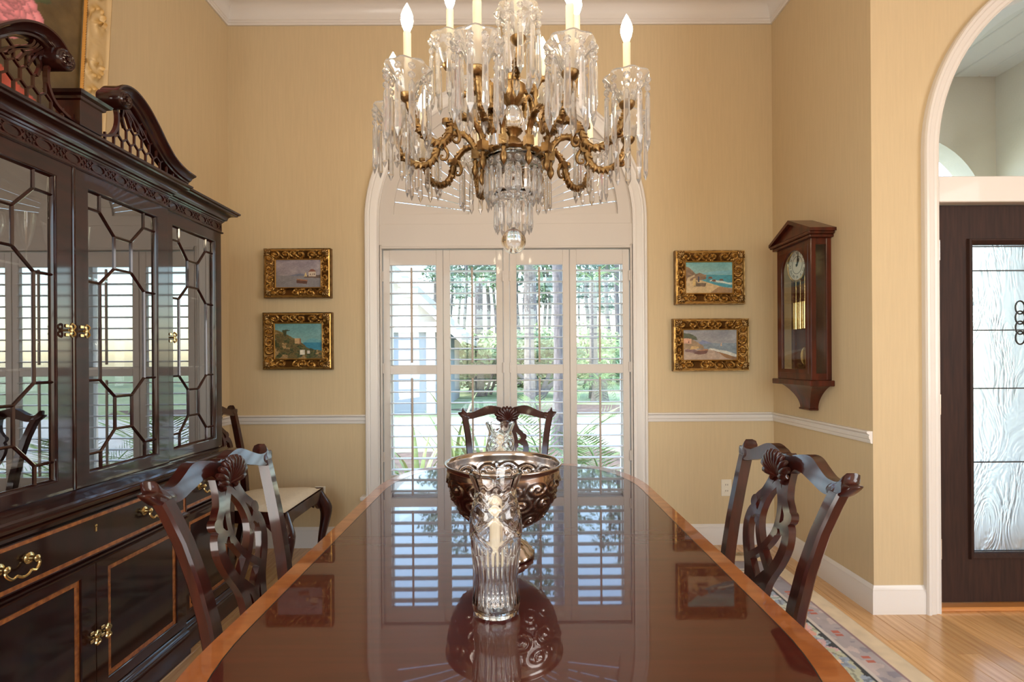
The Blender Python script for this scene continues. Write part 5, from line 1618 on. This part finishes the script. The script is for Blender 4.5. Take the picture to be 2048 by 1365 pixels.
# ------------------------------------------------------------------ outlets
for (xx, zz, lab) in ((-1.325, .362, 'ivory wall outlet low on the back wall behind the corner chair'), (1.475, .39, 'ivory wall outlet low on the back wall behind the chair below the clock')):
    o = thing('power_outlet', lab, 'outlet', (xx, YB, zz))
    MB().box((xx - .036, YB - .006, zz - .058), (xx + .036, YB - .0005, zz + .058), .003).obj('cover_plate', M_PLASTIC, o)
    for s in (-1, 1):
        k = MB().lathe([(.017, 0), (.017, .003)], 16); k.v = [(xx + a, YB - .006 - c, zz + s * .021 + bq) for a, bq, c in k.v]
        k = k.obj('socket', M_PLASTIC, o)
        MB().box((xx - .008, YB - .0095, zz + s * .021 - .004), (xx - .005, YB - .009, zz + s * .021 + .006)).box((xx + .005, YB - .0095, zz + s * .021 - .004), (xx + .008, YB - .009, zz + s * .021 + .006)).obj('slot', M_BLACK, k)

# ------------------------------------------------------------------ floral rug
RX0, RX1, RY0, RY1 = -1.12, 1.645, .2, 3.22
nx, ny = 470, 510
X, Y = np.meshgrid(np.linspace(RX0, RX1, nx), np.linspace(RY0, RY1, ny))
D = np.minimum(np.minimum(X - RX0, RX1 - X), np.minimum(Y - RY0, RY1 - Y))
Cc = np.zeros((ny, nx, 3)); cs = lambda r, g, b: np.array((r, g, b)) / 255.
Cc[:] = cs(226, 208, 176)
f = fbm(ny, nx, 60, 2, 21); g1 = fbm(ny, nx, 26, 3, 22)
m_ = (D > .085) & (D < .10); Cc[m_] = cs(150, 122, 126)
m_ = (D >= .10) & (D < .20); Cc[m_] = cs(176, 168, 172)
m_ = (D >= .10) & (D < .20) & (g1 > .55); Cc[m_] = cs(150, 146, 158)
m_ = (D >= .10) & (D < .20) & (g1 < .40); Cc[m_] = cs(202, 188, 186)
m_ = (D >= .20) & (D < .215); Cc[m_] = cs(214, 206, 200)
m_ = D >= .215; Cc[m_] = cs(30, 32, 36)
S_along = np.where((X - RX0 < D + 1e-6) | (RX1 - X < D + 1e-6), Y, X)
per = .20
ph = (S_along / per) % 1
m_ = (D > .13) & (D < .17) & (np.abs(ph - .5) < .14) & (np.abs(((ph - .36) * 7) % 1 - .5) < .33); Cc[m_] = cs(186, 98, 76)
rr_ = np.random.default_rng(8)
pal = [cs(226, 166, 150), cs(200, 214, 212), cs(208, 214, 200), cs(160, 176, 196), cs(222, 200, 204), cs(196, 200, 172), cs(214, 178, 182)]
for k in range(2300):
    fx, fy = (rr_.uniform(.7, RX1) if k % 2 else rr_.uniform(RX0, RX1)), rr_.uniform(RY0, RY1)
    dd = min(fx - RX0, RX1 - fx, fy - RY0, RY1 - fy)
    if dd < .235: continue
    r_ = rr_.uniform(.03, .085); a0 = rr_.uniform(0, 6.28); npet = int(rr_.integers(4, 8)); leafy = rr_.random() < .45
    x0 = int((fx - r_ * 1.6 - RX0) / (RX1 - RX0) * (nx - 1)); x1 = int((fx + r_ * 1.6 - RX0) / (RX1 - RX0) * (nx - 1)) + 2
    y0 = int((fy - r_ * 1.6 - RY0) / (RY1 - RY0) * (ny - 1)); y1 = int((fy + r_ * 1.6 - RY0) / (RY1 - RY0) * (ny - 1)) + 2
    x0 = max(0, x0); y0 = max(0, y0)
    sx, sy = X[y0:y1, x0:x1] - fx, Y[y0:y1, x0:x1] - fy
    th = np.arctan2(sy, sx) - a0; d = np.hypot(sx, sy) + .004 * np.sin(40 * sx) * np.cos(46 * sy)
    sub = Cc[y0:y1, x0:x1]; ok = D[y0:y1, x0:x1] > .225
    if leafy:
        lx = np.cos(a0) * sx + np.sin(a0) * sy; ly = -np.sin(a0) * sx + np.cos(a0) * sy
        q = (np.abs(ly) < r_ * .42 * (1 - (lx / r_ / 1.4) ** 2)) & (np.abs(lx) < 1.4 * r_) & ok
        sub[q] = pal[(1, 2, 3, 5)[int(rr_.integers(0, 4))]]; sub[q & (np.abs(ly) < .006)] *= .75
    else:
        edge = r_ * (.78 + .22 * np.cos(npet * th)); q = (d < edge) & ok
        col = pal[int(rr_.integers(0, 7))]
        sub[q] = col; q2 = (d < edge * .62) & ok; sub[q2] = col * .86; q3 = (d < edge * .3) & ok; sub[q3] = cs(236, 206, 180)
Cc *= (.94 + .12 * f)[..., None]
A = np.stack([X, Y, np.full_like(X, .009)], -1)
rug = thing('floral_rug', 'cream bordered rug with pastel flowers on black under the dining table', 'rug', ((RX0 + RX1) / 2, (RY0 + RY1) / 2, 0))
o = MB().grid(A).obj('pile', vcol_mat('rug_wool', .95, sheen=.2, bump=.3, bscale=400), rug, smooth=180, fix=False)
set_paint(o, Cc.reshape(-1, 3))
MB().mold([(0, .0), (0, .009), (.006, .006), (.006, 0)][::-1], [(RX0, RY0), (RX0, RY1), (RX1, RY1), (RX1, RY0)], lambda x, y, h: (x, y, h + .0005), True).obj('binding', pmat('rug_edge', S(214, 196, 164), .95), rug)
fr = MB(); xx = RX0
while xx < RX1:
    fr.tube([(xx, RY1, .006), (xx + rr_.normal() * .006, RY1 + .04, .004), (xx + rr_.normal() * .012, RY1 + .075, .003)], .0022, 4); xx += .007
fo = fr.obj('fringe', pmat('rug_fringe', S(190, 176, 148), .95), rug, smooth=0)
fo['kind'] = 'stuff'

# ------------------------------------------------------------------ chandelier
CHX, CHY = .007, 1.55
cl = thing('chandelier', 'large gilt and crystal chandelier with lit candle bulbs hanging over the table', 'chandelier', (CHX, CHY, HC))
ZS = -.022
O = (CHX, CHY, 0)
OS = (CHX, CHY, ZS)
MB().lathe([(.0, 3.75), (.075, 3.75), (.075, 3.735), (.05, 3.70), (.02, 3.68), (0, 3.675)][::-1], 24, O, close=False).obj('ceiling_canopy', M_GOLDM, cl)
ln = MB()
z = 3.68; k = 0
while z > 2.62:
    pts = [(.011 * cos(a), 0, .022 * sin(a)) for a in [2 * pi * i / 12 for i in range(12)]]
    ln.tube([(CHX + (p[0] if k % 2 else 0), CHY + (0 if k % 2 else p[0]), z - .02 + p[2]) for p in pts], .003, 5, True)
    z -= .036; k += 1
ln.obj('chain', M_GOLDM, cl)
MB().lathe([(.0, 2.64), (.018, 2.63), (.012, 2.60), (.02, 2.57), (.012, 2.54), (.012, 2.50), (.03, 2.48), (.034, 2.46), (.01, 2.45), (0, 2.45)][::-1], 20, OS, close=False).obj('top_finial', M_GOLDM, cl)
MB().lathe([(.0, 2.185), (.016, 2.185), (.020, 2.20), (.036, 2.24), (.046, 2.29), (.040, 2.33), (.024, 2.37), (.03, 2.41), (.02, 2.45), (0, 2.45)], 12, OS, close=False).obj('crystal_vase', M_CRYSTAL, cl, smooth=20)
MB().lathe([(0, 2.085), (.016, 2.086), (.022, 2.095), (.036, 2.112), (.0415, 2.124), (.041, 2.150), (.036, 2.156), (.030, 2.157), (.022, 2.163), (.025, 2.172), (.026, 2.180), (.018, 2.187), (0, 2.187)], 24, OS, rfun=lambda r, h, a: r * (1 + .05 * cos(10 * a) * (h < 2.118)), close=False).obj('urn', M_GOLDM, cl)
MB().lathe([(.0, 2.010), (.014, 2.010), (.027, 2.022), (.034, 2.046), (.031, 2.068), (.018, 2.086), (0, 2.086)], 40, OS, rfun=lambda r, h, a: r * (1 + .04 * cos(14 * a)), close=False).obj('crystal_ball', M_CRYSTAL, cl)
MB().lathe([(.0, 1.940), (.040, 1.940), (.036, 1.952), (.032, 1.968), (.024, 1.984), (.014, 1.992), (.016, 1.998), (.030, 2.012), (.028, 2.016), (.014, 2.010), (0, 2.010)], 24, OS, rfun=lambda r, h, a: r * (1 + .06 * cos(12 * a) * (h > 2.0)), close=False).obj('hub', M_GOLDM, cl)
MB().lathe([(0, 1.925), (.088, 1.927), (.094, 1.934), (.088, 1.940), (.03, 1.945), (0, 1.945)], 40, OS, rfun=lambda r, h, a: r * (1 + .025 * cos(20 * a)), close=False).obj('hub_plate', M_GOLDM, cl)

def spear(Lp, w, t=.6, nb=2, bt=.0098):
    """hanging spear prism below a strand of octagon buttons; hook at z = 0"""
    m = MB()
    oc = [(bt * cos(pi / 4 * i + pi / 8), bt * sin(pi / 4 * i + pi / 8)) for i in range(8)]
    i0 = [(.5 * a, .5 * b) for a, b in oc]
    zt = -.002
    for _ in range(nb):
        m.tube([(0, 0, zt), (0, 0, zt - .004)], .0008, 4)
        zc = zt - .003 - bt
        vs = [(a, .0, zc + b) for a, b in oc] + [(a, .006, zc + b) for a, b in i0] + [(a, -.006, zc + b) for a, b in i0]
        fs = [tuple(8 + i for i in range(8)), tuple(reversed([16 + i for i in range(8)]))]
        for i in range(8):
            j = (i + 1) % 8; fs += [(i, j, 8 + j, 8 + i), (j, i, 16 + i, 16 + j)]
        m.add(vs, fs)
        zt = zc - bt
    z0 = zt - .004
    m.tube([(0, 0, z0 + .004), (0, 0, z0)], .0008, 4)
    def ring(wf, df, z): return [(w * wf * x, w * t * df * y, z) for x, y in ((-.5, 0), (-.28, .5), (.28, .5), (.5, 0), (.28, -.5), (-.28, -.5))]
    R = [ring(.35, .5, z0), ring(.8, .8, z0 - .012), ring(.85, .9, z0 - Lp * .5), ring(1.0, 1.0, z0 - Lp + .02), ring(.05, .05, z0 - Lp)]
    vs = [p for r in R for p in r]; fs = []
    for i in range(len(R) - 1):
        for k in range(6): fs.append((6 * i + k, 6 * i + (k + 1) % 6, 6 * i + 6 + (k + 1) % 6, 6 * i + 6 + k))
    fs += [tuple(reversed(range(6))), tuple(24 + k for k in range(6))]
    m.add(vs, fs)
    return m
M_BULB, nt, pb = new_mat('lit_bulb_glass')
pb.inputs['Base Color'].default_value = (1, .95, .85, 1)
pb.inputs['Emission Color'].default_value = (1.0, .83, .57, 1); pb.inputs['Emission Strength'].default_value = 54.0
M_SLEEVE = pmat('candle_sleeve', S(240, 222, 190), .5)

PR = {}
def arm(name, ang, scale_r, pts, cup, rim_z, arm_rad, npr=10, plen=.118, rot=0, block=None):
    """pts: (r, z) path of the arm; cup: (r, z) of the candle cup"""
    ca, sa = cos(ang), sin(ang)
    W = lambda r, z, s=0: (CHX + r * ca - s * sa, CHY + r * sa + s * ca, z + ZS)
    q = smooth_path(pts, 5); n = len(q)
    rr = [arm_rad * (1.05 - .2 * abs(2 * i / (n - 1) - 1)) * (1 + .10 * sin(i * 1.9)) for i in range(n)]
    m = MB().tube([W(r, z) for r, z in q], rr, 8)
    # leaf crests along the outer side of the bends
    for i in range(2, n - 2, 2):
        r, z = q[i]; d = Vector((q[i + 1][0] - q[i - 1][0], q[i + 1][1] - q[i - 1][1])).normalized(); nn = Vector((-d.y, d.x))
        if nn.y < 0 and z > pts[0][1]: nn = -nn
        if z < pts[0][1] and nn.y > 0: nn = -nn
        e = Vector((r, z)) + nn * rr[i] * 1.25 + d * arm_rad * .7
        for s in (-1, 1):
            m.tube([W(r, z, s * rr[i] * .5), W((r + e.x) / 2 + nn.x * .002, (z + e.y) / 2, s * rr[i] * .6), W(e.x, e.y, s * rr[i] * .25)], [rr[i] * .6, rr[i] * .45, rr[i] * .12], 5)
    r, z = cup
    return m, W
def full_arm(kind, ang):
    if kind == 'lower':
        pts = [(.117, 1.935), (.122, 1.965), (.150, 1.995), (.186, 1.997), (.214, 1.978), (.230, 1.955), (.240, 1.925), (.262, 1.903), (.290, 1.900), (.318, 1.912), (.340, 1.935), (.354, 1.960), (.362, 1.983)]
        cr_, cz, rim, ar = .364, 1.984, 2.066, .0105
    else:
        pts = [(.072, 2.118), (.076, 2.140), (.092, 2.160), (.112, 2.156), (.122, 2.132), (.132, 2.108), (.152, 2.098), (.174, 2.104), (.190, 2.124), (.197, 2.150)]
        cr_, cz, rim, ar = .199, 2.157, 2.243, .0092
    m, W = arm('arm', ang, 1, pts, (cr_, cz), rim, ar)
    if kind == 'lower':
        m.tube([W(.04, 1.935), W(.070, 1.935), W(.076, 1.935), W(.088, 1.935), W(.094, 1.935), W(.110, 1.935)], [.010, .008, .013, .013, .008, .009], 10)
        for s0 in ((.117, 1.935),):
            a, z = s0; vs = []
            for dz in (-.014, .014):
                for dr, ds in ((-.012, -.012), (.012, -.012), (.012, .012), (-.012, .012)): vs.append(W(a + dr, z + dz, ds))
            m.add(vs, [(0, 3, 2, 1), (4, 5, 6, 7), (0, 1, 5, 4), (1, 2, 6, 5), (2, 3, 7, 6), (3, 0, 4, 7)])
        p = [(.004, 1.922), (.009, 1.914), (.005, 1.906), (.011, 1.893), (.011, 1.882), (.006, 1.872), (.0, 1.864)]
        c0 = W(.117, 0); m.lathe([(r, z) for r, z in p], 10, (c0[0], c0[1], ZS), close=False)
        # collar and C-scroll where the two bends meet
        m.tube([W(.222, 1.962, -.011), W(.222, 1.962, .011)], .013, 8); m.tube([W(.244, 1.962), W(.246, 1.975)], [.013, .010], 8)
        cs_ = smooth_path([(.228, 1.972), (.212, 1.958), (.200, 1.938), (.206, 1.920), (.220, 1.920), (.222, 1.930), (.214, 1.931)], 4)
        m.tube([W(r, z) for r, z in cs_], [.007 - .0002 * i for i in range(len(cs_))], 7)
        tl = smooth_path([(.330, 1.918), (.345, 1.915), (.352, 1.922), (.347, 1.929)], 3); m.tube([W(r, z) for r, z in tl], .005, 6)
    else:
        m.tube([W(.036, 2.128), W(.055, 2.128), W(.060, 2.128), W(.072, 2.128)], [.008, .007, .011, .009], 10)
        c0 = W(.072, 0); m.lathe([(.009, 2.146), (.010, 2.110), (.005, 2.104), (.008, 2.092), (.004, 2.080), (0, 2.074)], 8, (c0[0], c0[1], ZS), close=False)
    ob = m.obj('candle_arm', M_GOLDM, cl, smooth=60)
    c = W(cr_, 0)
    MB().lathe([(.006, cz - .004), (.016, cz + .002), (.022, cz + .012), (.022, cz + .016), (.010, cz + .018), (.010, cz + .03)], 16, (c[0], c[1], ZS)).obj('drip_cup', M_GOLDM, ob)
    g = MB().lathe([(.011, cz + .017), (.016, cz + .018), (.024, cz + .030), (.030, rim - .03), (.046, rim - .010), (.060, rim + .002), (.063, rim - .004), (.060, rim - .008), (.046, rim - .018), (.034, rim - .032), (.027, cz + .028), (.018, cz + .014), (.011, cz + .014)], 48, (c[0], c[1], ZS), rfun=lambda r, h, a: r * (1 + (.06 * cos(8 * a) if r > .04 else .02 * cos(16 * a))), close=False)
    g.obj('bobeche', M_PRISM, ob, smooth=40)
    MB().lathe([(.0105, cz + .02), (.0105, cz + .178), (.008, cz + .183), (0, cz + .183)], 14, (c[0], c[1], ZS), close=False).obj('candle_sleeve', M_SLEEVE, ob)
    zb = cz + .183
    MB().lathe([(.007, zb - .002), (.0085, zb + .004), (.0135, zb + .016), (.0165, zb + .030), (.0150, zb + .043), (.0095, zb + .058), (.0035, zb + .070), (0, zb + .076)], 16, (c[0], c[1], ZS), close=False).obj('bulb', M_BULB, ob, smooth=180)
    for k in range(10):
        a = 2 * pi * k / 10 + ang
        if 'spear' not in PR:
            o = spear(.142, .0195).obj('prism', M_PRISM, None, smooth=0); PR['spear'] = o
        else:
            o = PR['spear'].copy(); COL.objects.link(o)
        o.parent = ob
        o.location = (c[0] - CHX + .057 * cos(a), c[1] - CHY + .057 * sin(a), rim - .004 - HC + ZS)
        o.rotation_euler = (0, 0, a + pi / 2)
DEL = rad(4.4)
for k in range(10):
    full_arm('lower', -pi / 2 + rad(18) + k * rad(36) + DEL)
for k in range(5):
    full_arm('upper', -pi / 2 + k * rad(72) + DEL)
# central crystal cascade
def skirt(name, r, zr, n, Lp, w, glass=True):
    g = MB().lathe([(.012, zr + .002), (r * .7, zr + .004), (r, zr + .006), (r + .004, zr), (r, zr - .005), (r * .7, zr - .004), (.012, zr - .004)], 48, O, rfun=lambda rr_, h, a: rr_ * (1 + .02 * cos(n * a)), close=False).obj(name, M_CRYSTAL, cl, smooth=40)
    key = ('sk', Lp, w)
    for k in range(n):
        a = 2 * pi * k / n
        if key not in PR:
            o = spear(Lp, w, nb=1, bt=.011).obj('prism', M_PRISM, None, smooth=0); PR[key] = o
        else:
            o = PR[key].copy(); COL.objects.link(o)
        o.parent = g; o.location = (r * cos(a), r * sin(a), zr - .004 - HC); o.rotation_euler = (0, 0, a + pi / 2)
skirt('upper_skirt', .084, 1.898, 18, .092, .025)
skirt('lower_skirt', .055, 1.795, 14, .086, .021)
MB().lathe([(.008, 1.90), (.008, 1.88), (.02, 1.86), (.008, 1.84), (.008, 1.78), (.014, 1.75), (.007, 1.72), (.007, 1.69)], 14, O).obj('crystal_stem', M_CRYSTAL, cl, smooth=30)
MB().ball((CHX, CHY, 1.649), .0385, 24, 16).obj('drop_ball', M_CRYSTAL, cl, smooth=180)
